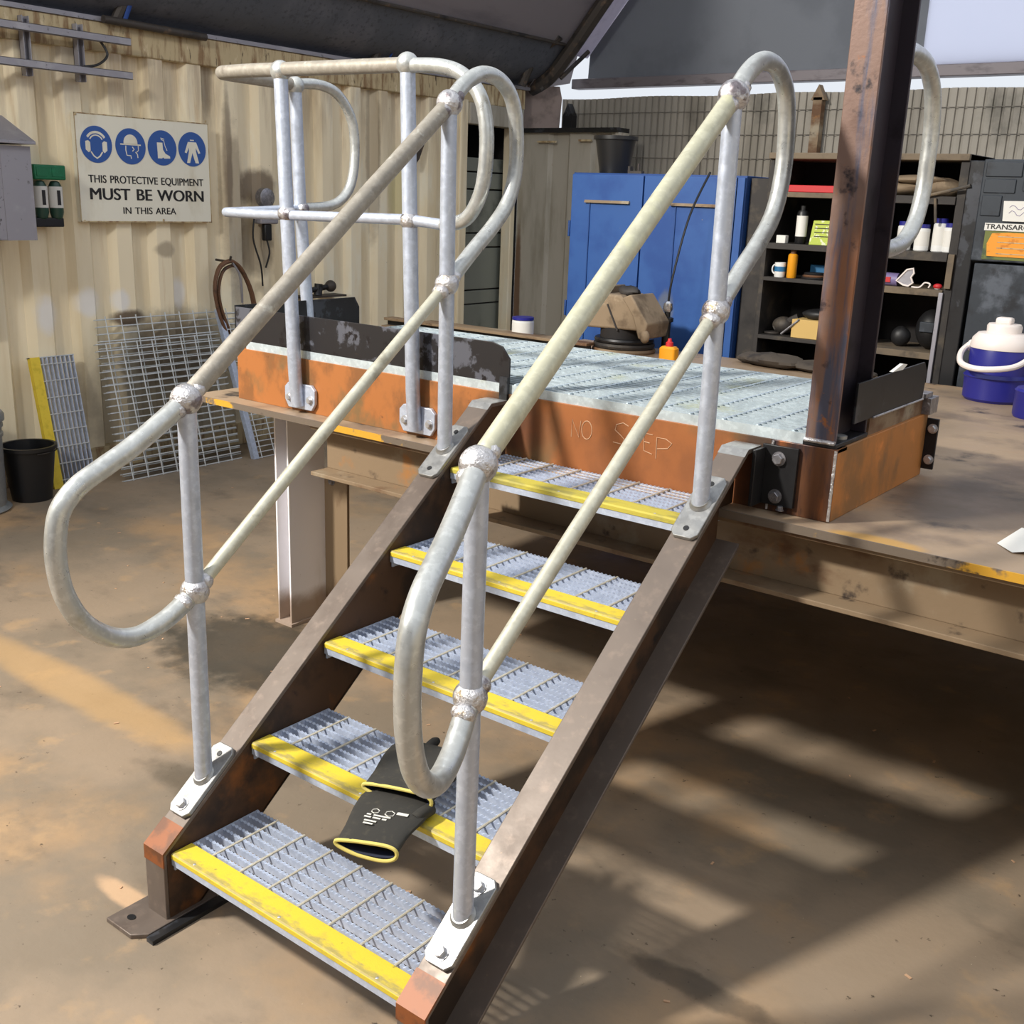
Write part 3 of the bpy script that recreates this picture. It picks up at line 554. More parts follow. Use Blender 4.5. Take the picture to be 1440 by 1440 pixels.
MB().tube(spline([(XS, 1.606, 2.104), (XS, 1.72, 2.112), (XS, 1.815, 2.09), (XS, 1.885, 2.02), (XS, 1.912, 1.93), (XS, 1.905, 1.8), (XS, 1.865, 1.715), (XS, 1.78, 1.668), (XS, 1.625, 1.656)], 6), .0195, 18).build('side_bend', MLOOP, G)
# ------------------------------------------------------------------ tall rusty column on the landing's right corner
K = thing('rusty_column', 'tall rusty steel column standing on the right front corner of the landing, pipe loop behind it', 'column', (.61, 1.39, ZP))
kx0, kx1, ky0, ky1 = .566, .646, 1.275, 1.49
MB().box((kx0, ky0, ZP+.012), (kx1, ky0+.01, 3.3)).build('front_flange', MCOL, K, bev=.002)
MB().box((kx0, ky1-.01, ZP+.012), (kx1, ky1, 3.3)).build('rear_flange', MCOLD, K, bev=.002)
MB().box((kx0+.03, ky0+.01, ZP+.012), (kx0+.04, ky1-.01, 3.3)).build('web', MCOLD, K)
MB().box((kx0-.004, ky0-.003, ZP), (kx1+.004, ky1+.003, ZP+.012)).build('base_plate', MDARK, K, bev=.002)
MB().tube([(kx0, ky0-.002, ZP+.014), (kx1, ky0-.002, ZP+.014)], .006, 8).build('weld', MWELD, K)
MB().tube(spline([(.62, 1.49, 2.10), (.62, 1.56, 2.105), (.62, 1.66, 2.088), (.62, 1.735, 2.035), (.62, 1.768, 1.95), (.62, 1.772, 1.86), (.62, 1.768, 1.78), (.62, 1.735, 1.70), (.62, 1.66, 1.65), (.62, 1.56, 1.633), (.62, 1.49, 1.632)], 6), .0215, 18).build('pipe_loop', MLOOP, K)
MB().lathe([(.018, 0), (.018, .008), (.013, .01), (.001, .01)], (.625, 1.36, ZP+.012), 18).build('washer', MZINC, K)
# ------------------------------------------------------------------ things on the left container wall
XW = -4.345
SG = thing('safety_sign', 'white warning sign with four blue round pictograms and black lettering on the container wall', 'sign', (XW, 2.76, 1.5))
MB().box((-4.38, 2.302, 1.497), (XW, 3.222, 2.098)).build('panel', MSIGN, SG, bev=.001)
for a, b in (((2.302, 2.093), (3.222, 2.099)), ((2.302, 1.496), (3.222, 1.503)), ((2.301, 1.496), (2.307, 2.099)), ((3.217, 1.496), (3.223, 2.099))):
    MB().box((XW, a[0], a[1]), (XW+.0012, b[0], b[1])).build('edge_strip', MRAILR, SG)
for y, zc in ((2.312, 2.088), (3.205, 2.112), (2.325, 1.503), (2.86, 1.51)): MB().ball((XW+.001, y, zc), .008, .5, seg=8, rings=5).build('screw', MRAILR, SG)
def SM(y, z, h=.0): return frame((XW+.0012+h, y, z), (0, 1, 0), (0, 0, 1), (1, 0, 0))
def flat(polys, y, z, s, mat, name, par, h=.0012):
    m = MB()
    for p in polys: m.prism([(a*s, b*s) for a, b in p], 2, 0, .0006, SM(y, z, h))
    return m.build(name, mat, par, smooth=False)
def ribbon(pts, w):
    out = []; back = []
    for i, p in enumerate(pts):
        a = V(pts[max(0, i-1)]+(0,)); b = V(pts[min(len(pts)-1, i+1)]+(0,)); d = (b-a).normalized(); n = V((-d.y, d.x, 0))*w/2
        out.append((p[0]+n.x, p[1]+n.y)); back.append((p[0]-n.x, p[1]-n.y))
    return out+back[::-1]
cyc = [(2.431, 1.931), (2.657, 1.932), (2.876, 1.935), (3.094, 1.938)]
disks = []
for y, zc in cyc:
    d = MB().prism([(.102*math.cos(i*math.pi/24), .102*math.sin(i*math.pi/24)) for i in range(48)], 2, 0, .0012, SM(y, zc)).build('pictogram', MSIGNB, SG, smooth=False); disks.append(d)
ar = lambda r, a0, a1, n=10, cx=0, cy=0: [(cx+r*math.cos(math.radians(a0+(a1-a0)*i/n)), cy+r*math.sin(math.radians(a0+(a1-a0)*i/n))) for i in range(n+1)]
W1 = [ribbon(ar(.66, 35, 145, 10, 0, .0), .13), ribbon(ar(.45, 30, 150, 8, 0, .05), .07),
      [(-.68, .15), (-.5, .2), (-.38, .1), (-.38, -.35), (-.5, -.45), (-.68, -.3)], [(.68, .15), (.5, .2), (.38, .1), (.38, -.35), (.5, -.45), (.68, -.3)], ribbon([(-.36, -.4), (-.2, -.62), (.0, -.75), (.2, -.62), (.36, -.4)], .08)]
W2p = [[(-.46, .12)]+ar(.46, 170, 10, 12, 0, .2)+[(.46, .12)], ribbon([(-.68, .1), (.68, .1)], .07), ribbon([(-.32, .03), (-.34, -.2), (-.28, -.5), (-.02, -.52), (.0, -.68)], .06), ribbon([(.1, -.02), (.22, -.15), (.1, -.26)], .06), ribbon([(.3, -.3), (.42, -.42), (.44, -.62)], .06), ribbon([(.5, .05), (.5, -.2), (.38, -.3)], .05)]
W3 = [[(-.36, .3), (.02, .3), (.04, -.1), (.2, -.32), (.5, -.45), (.52, -.58), (.1, -.6), (.02, -.54), (-.06, -.6), (-.34, -.6), (-.34, -.3)], ribbon([(-.08, .48), (.12, .42), (.2, .1), (.32, -.14)], .04), ribbon([(-.1, .56), (.16, .5)], .04)]
W4 = [[(-.3, .42), (.3, .42), (.58, -.2), (.44, -.24), (.26, .1), (.26, -.1), (.46, -.8), (.2, -.8), (.0, -.2), (-.2, -.8), (-.42, -.8), (-.24, -.1), (-.24, .1), (-.42, -.24), (-.56, -.2)], [(-.14, .5), (.14, .5), (.14, .56), (-.14, .56)]]
for d, (y, zc), pol in zip(disks, cyc, (W1, W2p, W3, W4)):
    for p in pol: flat([p], y, zc, .102, MSIGN, 'white_shape', d)
for body, cap_, y_, z_, w_, dys in (('THIS PROTECTIVE EQUIPMENT', .043, 2.766, 1.738, .80, (0, .002)), ('MUST BE WORN', .066, 2.768, 1.653, .79, (-.0028, 0, .0028)), ('IN THIS AREA', .039, 2.765, 1.562, .37, (0, .0015))):
    for i, dy in enumerate(dys): text(body, cap_, SM(y_+dy, z_, .0003*i), MSIGNK, SG, width=w_)['kind'] = 'stuff'
# eye-wash station
E_ = thing('eyewash_station', 'green wall holder with two small eyewash bottles under it, left of the warning sign', 'holder', (-4.33, 2.1, 1.5))
MB().box((-4.38, 2.0, 1.725), (-4.28, 2.19, 1.805)).build('holder', MGREEN, E_, bev=.008)
for y in (2.05, 2.14):
    MB().box((-4.281, y-.036, 1.742), (-4.277, y+.036, 1.79)).build('cover', MGREEN, E_, bev=.003)
    b = MB().lathe([(.012, 1.72), (.024, 1.715), (.036, 1.69), (.038, 1.55), (.03, 1.52), (.012, 1.505)], (-4.32, y, 0), 18).build('bottle', MBOTG, E_)
    MB().lathe([(.0385, 1.575), (.0385, 1.69)], (-4.32, y, 0), 18).build('bottle_label', MWHT, b)
    MB().box((-4.2818, y-.012, 1.59), (-4.2808, y+.008, 1.67)).build('label_print', MSIGNK, b)
MB().box((-4.38, 2.0, 1.47), (-4.3, 2.17, 1.52)).build('lower_clip', MBLKP, E_, bev=.006)
# grey box with sloped hood at the left edge
Bx = thing('wall_box', 'grey metal wall box with a sloping rain hood, at the left edge of the photo', 'box', (-4.2, 1.5, 1.4))
MB().box((-4.38, 1.2, 1.41), (-4.1, 1.885, 1.89)).build('body', MGREYD, Bx, bev=.004)
MB().box((-4.1, 1.72, 1.41), (-4.095, 1.885, 1.89)).build('front_fold', MGREY, Bx)
MB().prism([(-4.38, 1.9), (-4.38, 2.05), (-4.06, 1.915), (-4.06, 1.9)], 1, 1.18, 1.90).build('hood', MGREY, Bx, bev=.002)
MB().box((-4.38, 1.3, .9), (-4.33, 1.74, 1.41)).build('conduit_panel', MGREY, Bx)
# cable rails
R_ = thing('cable_rack', 'two horizontal grey steel rails on slotted brackets high on the container wall above the sign', 'rack', (-4.3, 2.2, 2.3))
for zz in (2.50, 2.318): MB().box((-4.30, .9, zz-.02), (-4.26, 2.645, zz-.016)).box((-4.30, .9, zz+.016), (-4.26, 2.645, zz+.02)).box((-4.264, .9, zz-.02), (-4.26, 2.645, zz+.02)).build('rail', MGREY, R_, bev=.001)
for y in (1.35, 2.035, 2.35):
    u = MB().box((-4.345, y-.02, 2.26), (-4.30, y-.016, 2.56)).box((-4.345, y+.016, 2.26), (-4.30, y+.02, 2.56)).box((-4.345, y-.02, 2.26), (-4.341, y+.02, 2.56)).build('bracket', MGREY, R_)
    for k in range(9): MB().box((-4.3405, y-.007, 2.275+k*.031), (-4.3395, y+.007, 2.292+k*.031)).build('slot', MBLKP, u)
tag(MB().tube(spline([(-4.30, 2.46, 2.5), (-4.28, 2.5, 2.42), (-4.28, 2.44, 2.36), (-4.30, 2.36, 2.34)], 6), .007, 8).build('cable', MBLK), 'short black cable sagging between the two rails above the sign', 'cable')
# welding outlet and dangling leads
O_ = thing('power_outlet', 'scorched grey power outlet with dangling dark leads on the wall behind the guardrail', 'outlet', (-4.33, 3.66, 1.35))
MB().box((-4.38, 3.59, 1.49), (-4.30, 3.74, 1.60)).build('body', MGREY, O_, bev=.01)
MB().lathe([(.062, 0), (.062, .05), (.05, .055), (.001, .055)], (0, 0, 0), 20).build('hinged_cover', MDBOLT, O_, mx=frame((-4.37, 3.665, 1.66), (0, 1, 0), (0, 0, 1), (1, 0, 0)))
MB().box((-4.35, 3.63, 1.38), (-4.31, 3.69, 1.49)).build('plug', MBLKP, O_, bev=.008)
for P3 in ([(-4.33, 3.57, 1.6), (-4.34, 3.55, 1.4), (-4.33, 3.6, 1.22), (-4.34, 3.62, 1.08)], [(-4.33, 3.66, 1.38), (-4.32, 3.67, 1.3), (-4.34, 3.65, 1.2)]):
    MB().tube(spline(P3, 6), .006, 8).build('lead', MBLK, O_)
# coiled hose on a hook
H_ = thing('coiled_hose', 'brown coiled hose hanging from a hook on the container wall above the leaning gratings', 'hose', (-4.31, 3.3, .9))
for k, (dy, dz, sc_) in enumerate(((0, 0, 1), (.012, -.02, .93), (-.008, -.012, 1.05))):
    L_ = [(-4.262+.012*k, 3.30+dy+a*sc_, 1.1+dz+b*sc_) for a, b in ((-.02, .16), (-.1, .12), (-.14, .0), (-.12, -.14), (-.05, -.3), (.04, -.4), (.09, -.36), (.17, -.22), (.15, -.05), (.09, .08), (.04, .14))]
    MB().tube(spline(L_, 5, True), .011, 10, closed=True).build('coil', MHOSE, H_)
MB().tube([(-4.38, 3.27, 1.26), (-4.24, 3.27, 1.255), (-4.225, 3.27, 1.29)], .008, 8).build('hook', MTRUSS, H_)
MB().tube(spline([(-4.24, 3.29, 1.25), (-4.225, 3.33, 1.18), (-4.23, 3.35, 1.08), (-4.24, 3.36, .99)], 5), .014, 8, sq=.5).build('tie', MGREY, H_)
F_ = thing('hose_coupling', 'dark steel hose coupling on the container wall behind the left kick plate', 'fitting', (-4.3, 4.1, 1.0))
MB().box((-4.38, 3.9, .985), (-4.25, 4.32, .998)).build('shelf_bracket', MTRUSS, F_)
MB().ball((-4.30, 3.97, 1.028), .032, seg=14, rings=8).build('knob', MDBOLT, F_); MB().ball((-4.29, 4.2, 1.06), .042, seg=14, rings=8).build('knob', MTRUSS, F_)
MB().tube([(-4.30, 3.97, 1.03), (-4.29, 4.2, 1.06)], .02, 12).tube([(-4.295, 4.08, 1.0), (-4.295, 4.09, 1.08)], .03, 10).build('body', MDARK, F_)
tag(MB().prism([(5.15, 1.93), (5.2, 1.98), (5.27, 2.12), (5.24, 2.14), (5.14, 1.97)], 0, -4.38, -4.35).build('bent_steel_plate', MTRUSS), 'small bent dark steel plate on the container wall between the guardrail posts', 'plate')
# ------------------------------------------------------------------ leaning gratings
def leaning(nm, label, o, w_, h_, tx, pitch, rodp, mat, group=None, band=False):
    """panel leaning on the wall: bars run along the width, cross rods up the slope"""
    up = V((tx, 0, math.sqrt(h_*h_-tx*tx))).normalized(); ax = V((0, 1, 0)); n_ = ax.cross(up); mx = frame(o, ax, up, n_)
    L = thing(nm, label, 'grating', o, group)
    m = MB(); b = .006
    while b < h_: m.box((0, b-.003, -.03), (w_, b+.003, 0), mx); b += pitch
    q = m.build('grating_bars', mat, L, smooth=False); q['kind'] = 'stuff'
    a = rodp*.6
    while a < w_: MB().tube([mx @ V((a, 0, -.001)), mx @ V((a, h_, -.001))], .0038, 6).build('cross_rod', mat, L); a += rodp
    if band: MB().box((-.004, 0, -.028), (.002, h_, .008), mx).box((-.001, 0, .006), (.035, h_, .009), mx).build('side_band', MGRAT, L)
    return L, mx
leaning('grating_panel', 'tall galvanised grating panel leaning on the container wall, rearmost of the three', (-4.13, 2.34, 0), .88, .97, -.2, .043, .105, MLEAN, 'gratings leaning on the wall')
leaning('grating_panel', 'galvanised grating panel leaning in front of the rearmost one, its lower edge nearest the stairs', (-4.03, 2.27, 0), .88, .83, -.2, .041, .105, MLEAN, 'gratings leaning on the wall')
leaning('grating_panel', 'galvanised grating panel with a flat grey side band, rightmost of the leaning ones', (-3.955, 3.19, 0), .62, 1.01, -.33, .036, .11, MLEAN, 'gratings leaning on the wall', True)
up = V((-.15, 0, .745)).normalized(); o0 = (-4.165, 1.90, 0); mxl = frame(o0, (0, 1, 0), up, V((0, 1, 0)).cross(up))
L = thing('spare_stair_tread', 'spare grating tread with yellow edge strip leaning on the wall behind the black bucket', 'tread', o0)
MB().box((0, 0, -.03), (.058, .762, .003), mxl).build('nosing', MNOSEL, L)
for b in (0, .757): MB().box((0, b, -.045), (.275, b+.005, 0), mxl).build('end_plate', MLEAN, L)
for k in range(8): MB().box((.072+k*.0275, 0, -.03), (.0775+k*.0275, .76, 0), mxl).build('bearing_bar', MGRAT, L, smooth=False)
for k in range(8): MB().tube([mxl @ V((.055, .045+k*.096, 0)), mxl @ V((.27, .045+k*.096, 0))], .0035, 6).build('cross_rod', MLEAN, L)
# bin and bucket
Bn = thing('dustbin', 'ribbed galvanised steel dustbin at the left edge, beside the black bucket', 'bin', (-4.09, 1.38, 0))
MB().lathe([(.19, 0), (.2, .012), (.175, .03), (.18, .4), (.188, .405), (.188, .42), (.181, .425), (.183, .45), (.19, .455), (.19, .47), (.183, .475), (.186, .5), (.001, .5)], (-4.09, 1.38, 0), 40).build('body', MBIN, Bn)
MB().lathe([(.2, .49), (.2, .52), (.19, .535), (.1, .56), (.001, .57)], (-4.09, 1.38, 0), 40).build('lid', MBIN, Bn)
def bucket(c, r0, r1, h, label, handle=True):
    B = thing('bucket', label, 'bucket', c)
    MB().lathe([(r0, 0), (r1, h-.02), (r1+.012, h-.02), (r1+.012, h), (r1-.004, h), (r0-.006, .01), (.001, .01)], c, 32).build('body', MBLKP, B)
    if handle: MB().tube([(c[0]+(r1+.008)*math.cos(t), c[1]+(r1+.008)*math.sin(t), c[2]+h-.035-.07*math.sin(t-.3) if False else c[2]+h-.03) for t in [-.2+i*.25 for i in range(13)]], .0035, 6).build('handle', MTRUSS, B)
    return B
bucket((-4.085, 1.72, 0), .105, .14, .31, 'black plastic bucket on the floor in front of the spare stair tread')
# ------------------------------------------------------------------ behind the table: blue cabinet, lockers, shelf unit
C_ = thing('blue_cabinet', 'tall blue two-door cabinet behind the table, black bucket on top', 'cabinet', (-1.6, 4.35, 0))
MB().box((-2.15, 4.12, 0), (-1.05, 4.65, 1.875)).build('carcass', MBLUED, C_, bev=.003)
for xa, xb, tx0, tx1 in ((-2.145, -1.668, -2.045, -1.745), (-1.658, -1.09, -1.48, -1.2)):
    d = MB().box((xa, 4.10, .1), (xb, 4.12, 1.865)).build('door', MBLUE, C_, bev=.002)
    MB().box((tx0+.03, 4.093, .3), (tx0+.035, 4.10, 1.71)).build('panel_groove', MBLUED, d)
    MB().prism([(4.10, 1.725), (4.088, 1.725), (4.082, 1.71), (4.10, 1.712)], 0, tx0, tx1).build('door_vent', MBEAM, d)
MB().box((-1.10, 4.10, .1), (-1.052, 4.12, 1.865)).build('side_strip', MBLUE, C_, bev=.002)
for zz in (1.56, 1.1, .5): MB().box((-2.158, 4.094, zz-.045), (-2.146, 4.112, zz+.045)).build('hinge', MBLUED, C_, bev=.002)
bucket((-2.01, 4.33, 1.875), .085, .118, .21, 'black plastic bucket standing on top of the blue cabinet', False)
k_ = thing('clamp', 'small dark steel clamp lying on top of the blue cabinet', 'clamp', (-1.77, 4.2, 1.875))
MB().box((-1.81, 4.16, 1.875), (-1.72, 4.19, 1.89)).build('bar', MTRUSS, k_); MB().box((-1.81, 4.16, 1.89), (-1.795, 4.19, 1.915)).build('jaw', MTRUSS, k_); MB().tube([(-1.75, 4.175, 1.89), (-1.75, 4.175, 1.93)], .007, 8).build('screw', MTRUSS, k_)
tag(MB().box((-1.045, 4.16, 0), (-.925, 4.6, 1.865)).build('narrow_locker', MSHELF, bev=.004), 'narrow dark brown locker between the blue cabinet and the shelf unit', 'locker')
U = thing('shelf_unit', 'dark brown steel shelf unit full of workshop clutter behind the landing', 'shelf', (-.4, 4.3, 0))
for xa, xb in ((-.92, -.895), (-.40, -.375), (.03, .07)):
    MB().box((xa, 4.1, 0), (xb, 4.5, 1.99)).build('side_panel', MSHELF, U, bev=.002)
MB().box((-.895, 4.49, 0), (.03, 4.5, 1.99)).build('back_panel', MINT, U)
MB().box((-.92, 4.08, 1.96), (.07, 4.5, 1.99)).build('top_panel', MSHELFE, U, bev=.003)
for zz, th, mt in ((1.80, .025, MSHELFE), (1.545, .03, MSHELF), (1.372, .02, MSHELFE), (1.07, .02, MSHELF), (.75, .02, MSHELF)):
    MB().box((-.895, 4.09, zz-th), (-.40, 4.49, zz)).build('shelf_board', mt if zz != 1.372 else MSHELF, U, bev=.002)
    MB().box((-.375, 4.09, zz-th-.012), (.03, 4.49, zz)).build('shelf_board', MSHELFE if zz < 1.5 else MSHELF, U, bev=.002)
MB().box((.015, 4.085, .75), (.035, 4.10, 1.36)).build('front_strip', MGREY, U, bev=.002)
MB().box((.035, 4.083, 1.38), (.065, 4.10, 1.54)).build('front_strip', MSHELFE, U, bev=.002)
# right-hand blue-black cabinet with cards
Q = thing('dark_cabinet', 'blue-black steel cabinet with pasted cards behind the cooler', 'cabinet', (.6, 4.2, 0))
MB().box((.08, 4.06, 0), (.15, 4.5, 1.96)).build('side_post', MDARK, Q, bev=.006)
MB().box((.15, 4.03, 1.52), (1.4, 4.5, 1.965)).build('upper_case', MCAB, Q, bev=.006)
MB().box((.17, 4.04, .2), (1.4, 4.5, 1.51)).build('lower_door', MCAB, Q, bev=.004)
for a, b in (((.165, 1.89), (.32, 1.955)), ((.165, 1.82), (.3, 1.88)), ((.33, 1.83), (.5, 1.95)), ((.165, 1.72), (.25, 1.81))): MB().box((a[0], 4.024, a[1]), (b[0], 4.03, b[1])).build('steel_panel', MCAB, Q, bev=.003)
MB().box((.2, 4.026, 1.53), (.75, 4.03, 1.655)).build('painted_panel', MLIMEG, Q)
MB().prism([(.222, 1.545), (.215, 1.6), (.232, 1.645), (.3, 1.65), (.7, 1.65), (.72, 1.54)], 1, 4.022, 4.026).build('orange_card', MORANGE, Q)
for zz in (1.63, 1.605, 1.58, 1.555): MB().box((.26, 4.021, zz), (.66, 4.0222, zz+.004)).build('card_line', MEDGE if 0 else MRAILR, Q)
cw = MB().prism([(.268, 1.70), (.262, 1.787), (.46, 1.79), (.47, 1.70)], 1, 4.02, 4.024).build('white_card', MWHT, Q)
for zz, a in ((1.76, .01), (1.735, .012)):
    MB().tube([(.29+i*.012, 4.0195, zz+a*math.sin(i*1.3)) for i in range(13)], .0012, 4).build('scribble', MPURP, cw)
st = MB().box((.195, 4.022, 1.657), (.395, 4.026, 1.69)).build('name_strip', MWHT, Q)
for i, dx_ in enumerate((0, .0015)): text('TRANSARC', .022, frame((.292+dx_, 4.0215-.0003*i, 1.6735), (1, 0, 0), (0, 0, 1), (0, -1, 0)), MSIGNK, st, width=.185)
# items on the shelves
def bottle(name, label, cat, x, y, z, r, h, mat, cap, capm, lab=None, group=None):
    B = thing(name, label, cat, (x, y, z), group)
    MB().lathe([(r*.9, 0), (r, .004), (r, h*.82), (r*.75, h*.88), (r*.7, h*.88)], (x, y, z), 20).build('body', mat, B)
    MB().lathe([(r*cap, h*.86), (r*cap, h), (.001, h)], (x, y, z), 20).build('cap', capm, B)
    if lab: MB().lathe([(r*1.01, h*.2), (r*1.01, h*.74)], (x, y, z), 20).build('bottle_label', lab, B)
    return B
for x, h, nm in ((-.20, .135, 'leftmost'), (-.115, .125, 'second from left'), (-.035, .155, 'tallest, third from left'), (.05-.03, .135, 'rightmost')):
    bottle('wipes_tub', 'white blue-lidded tub on the shelf right of the column, '+nm+' of four', 'tub', x, 4.14 if h < .15 else 4.15, 1.545, .034, h, MWHITE, .9, MCOOLB, MWHT, 'white tubs with blue lids')
bottle('spray_bottle', 'slim dark bottle with pale lilac label on the shelf left of the column', 'bottle', -.735, 4.15, 1.545, .028, .19, MBLKP, .5, MBLKP, MWHT)
bottle('sauce_bottle', 'orange plastic bottle with brown cap beside the mug', 'bottle', -.755, 4.13, 1.372, .025, .14, MYELP, .6, MHOSE)
mg = thing('mug', 'white and pale blue mug on the shelf, handle to the left', 'mug', (-.82, 4.13, 1.372))
MB().lathe([(.026, 0), (.028, .004), (.029, .075), (.025, .075), (.024, .01), (.001, .01)], (-.82, 4.13, 1.372), 20).build('body', MWHITE, mg)
MB().lathe([(.0294, .03), (.0294, .055)], (-.82, 4.13, 1.372), 20).build('stripe', MCYAN, mg)
MB().tube([(-.846-.018*math.sin(a), 4.13, 1.372+.04+.024*math.cos(a)) for a in [i*math.pi/8 for i in range(9)]], .004, 8).build('handle', MWHITE, mg)
tag(MB().box((-.85, 4.11, 1.545), (-.80, 4.15, 1.585)).build('small_carton', MWHT, bev=.002), 'small white carton on the shelf beside the slim dark bottle', 'box')
ct = tag(MB().prism([(-.68, 1.545), (-.665, 1.665), (-.54, 1.668), (-.54, 1.545)], 1, 4.13, 4.17).build('carton', MLIME, bev=.002), 'lime green printed carton on the shelf left of the column', 'box')
for zz in (1.65, 1.63, 1.61, 1.59): MB().box((-.655, 4.128, zz-.004), (-.56, 4.1295, zz)).build('print_line', MSIGNK, ct)
sh = thing('disc_stack', 'dark grinding discs stacked in front of a blue tray beside the orange bottle', 'discs', (-.64, 4.15, 1.372))
for k in range(3): MB().lathe([(.001, 0), (.065-.006*k, 0), (.068-.006*k, .006), (.062-.006*k, .011), (.001, .011)], (-.64, 4.16, 1.372+.0115*k), 24).build('disc', MBLK if k != 1 else MHOSE, sh)
tag(MB().box((-.72, 4.28, 1.372), (-.5, 4.31, 1.44)).build('blue_tray', MCYAN, bev=.004), 'blue plastic tray behind the grinding discs', 'tray')
tag(MB().box((-.885, 4.1, 1.80), (-.56, 4.3, 1.835)).build('red_toolbox', MRED, bev=.004), 'flat red toolbox on the top shelf left of the column', 'toolbox')
def lumps(nm, label, cat, pts, mat, mn, lump=.12):
    T_ = thing(nm, label, cat, (pts[0][0], pts[0][1], min(p[2]-p[5] for p in pts)))
    for x, y, z, a, b, c in pts: MB().ball((x, y, z), 1, a, b, c, 16, 9, lump).build(mn, mat, T_)
    return T_
lumps('rag_bundle', 'grey-brown rag bundle on the top shelf right of the column', 'rags', [(-.25, 4.2, 1.835, .12, .08, .034), (-.08, 4.2, 1.84, .11, .08, .045), (-.17, 4.15, 1.875, .13, .05, .02)], MDUST, 'rag_fold')
tag(MB().tube([(-.1, 4.08, 1.80), (.02, 4.07, 1.83), (.10, 4.05, 1.85)], .008, 8).tube([(-.06, 4.08, 1.79), (-.045, 4.085, 1.68)], .007, 8).build('wire_offcut', MSHELFE), 'bent grey wire poking out over the top shelf edge', 'wire')
tb = thing('purple_tube', 'purple tube lying on the middle shelf right of the column', 'tube', (-.27, 4.14, 1.405))
MB().tube([(-.38, 4.14, 1.405), (-.2, 4.14, 1.402)], .032, 16).build('body', MPURP, tb); MB().box((-.27, 4.105, 1.39), (-.23, 4.109, 1.415)).build('tube_label', MRED, tb)
gl = thing('safety_goggles', 'clear safety goggles with cream rim on the middle shelf beside the purple tube', 'goggles', (-.16, 4.12, 1.372))
MB().prism([(-.2, 1.40), (-.155, 1.455), (-.125, 1.462), (-.12, 1.44), (-.132, 1.42), (-.12, 1.395), (-.14, 1.373), (-.165, 1.38)], 1, 4.11, 4.125).build('lens', MGREY, gl, bev=.004)
MB().tube([(x, 4.108, z) for x, z in ((-.2, 1.40), (-.155, 1.455), (-.125, 1.462), (-.12, 1.44), (-.132, 1.42), (-.12, 1.395), (-.14, 1.378), (-.165, 1.382))], .005, 6, closed=True).build('rim', MCOOLW, gl)
tag(MB().tube(spline([(-.12, 4.1, 1.376), (-.08, 4.09, 1.378), (-.06, 4.1, 1.40), (-.035, 4.1, 1.395), (-.04, 4.1, 1.378)], 5), .004, 6).build('wire_hook', MCOOLW), 'cream wire hook on the middle shelf beside the goggles', 'hook')
rd = thing('red_plug', 'small red plug at the right end of the middle shelf', 'plug', (.005, 4.11, 1.372)); MB().ball((.0, 4.11, 1.387), .017, 1.3, 1, .8, 12, 8).build('cap', MRED, rd); MB().ball((.0, 4.11, 1.376), .012, 1.3, 1, .4, 10, 6).build('base', MWHITE, rd)
tag(MB().box((-.72, 4.12, 1.07), (-.54, 4.25, 1.165)).build('tan_carton', MTAN, bev=.002), 'plain tan cardboard carton on the bottom shelf left of the column', 'box')
lumps('cap_and_gloves', 'crumpled black cloth on top of the tan carton', 'cloth', [(-.62, 4.2, 1.19, .07, .05, .03), (-.57, 4.2, 1.2, .05, .05, .035)], MBLK, 'fold')
dt = thing('angle_grinder', 'dusty dark power tool on the bottom shelf left of the tan carton', 'power tool', (-.8, 4.2, 1.07))
MB().ball((-.8, 4.2, 1.12), .05, 1.2, 1, .9, 16, 10).build('motor', MSHELF, dt); MB().tube([(-.84, 4.18, 1.1), (-.72, 4.2, 1.17)], .02, 10).build('grip', MSHELF, dt); MB().lathe([(.001, 0), (.045, 0), (.045, .008), (.001, .01)], (-.85, 4.18, 1.075), 18).build('guard', MTRUSS, dt)
tag(MB().tube([(-.77, 4.11, 1.082), (-.68, 4.12, 1.165)], .006, 8).build('chisel', MDBOLT), 'thin steel chisel leaning against the tan carton', 'chisel')
hm_ = thing('welding_helmet', 'dark welding helmet on the bottom shelf right of the column', 'helmet', (-.04, 4.25, 1.07))
MB().ball((-.04, 4.25, 1.17), .09, .85, 1, 1.1, 20, 12).build('shell', MBLK, hm_); MB().box((-.075, 4.155, 1.16), (-.005, 4.17, 1.21)).build('visor', MCAB, hm_, bev=.004)
tag(MB().ball((-.19, 4.25, 1.12), .05, 1, .8, 1, 14, 8, .05).build('small_canister', MBLK), 'small round black canister left of the welding helmet', 'canister')
# ------------------------------------------------------------------ on the table
bc = thing('steel_bar', 'rusty steel bar lying along the table behind the landing', 'bar', (-1.9, 3.45, ZT))
MB().box((-3.0, 3.42, ZT+.03), (-1.535, 3.5, ZT+.045)).build('upper_flange', MBEAM, bc, bev=.002); MB().box((-3.0, 3.455, ZT), (-1.535, 3.465, ZT+.03)).build('web', MDARK, bc)
ts = thing('trestle', 'low dark trestle under the far left end of the rusty steel bar', 'trestle', (-2.5, 3.6, 0))
MB().box((-3.0, 3.4, ZT-.03), (-1.87, 3.85, ZT)).build('top', MBEAM, ts)
for x, y in ((-2.9, 3.45), (-1.93, 3.45), (-2.9, 3.8), (-1.93, 3.8)): MB().box((x-.025, y-.025, 0), (x+.025, y+.025, ZT-.03)).build('leg', MBEAM, ts)
bottle('wipes_tub', 'white round tub with a bright blue lid behind the rusty bar on the table', 'tub', -2.15, 3.68, ZT, .062, .11, MWHITE, 1.0, MCOOLB, MWHT)
vs_ = thing('cutoff_saw', 'dusty brown workshop machine with faceted hood over round dark base, before the blue cabinet', 'machine', (-1.42, 3.62, ZT))
cx, cy = -1.43, 3.62
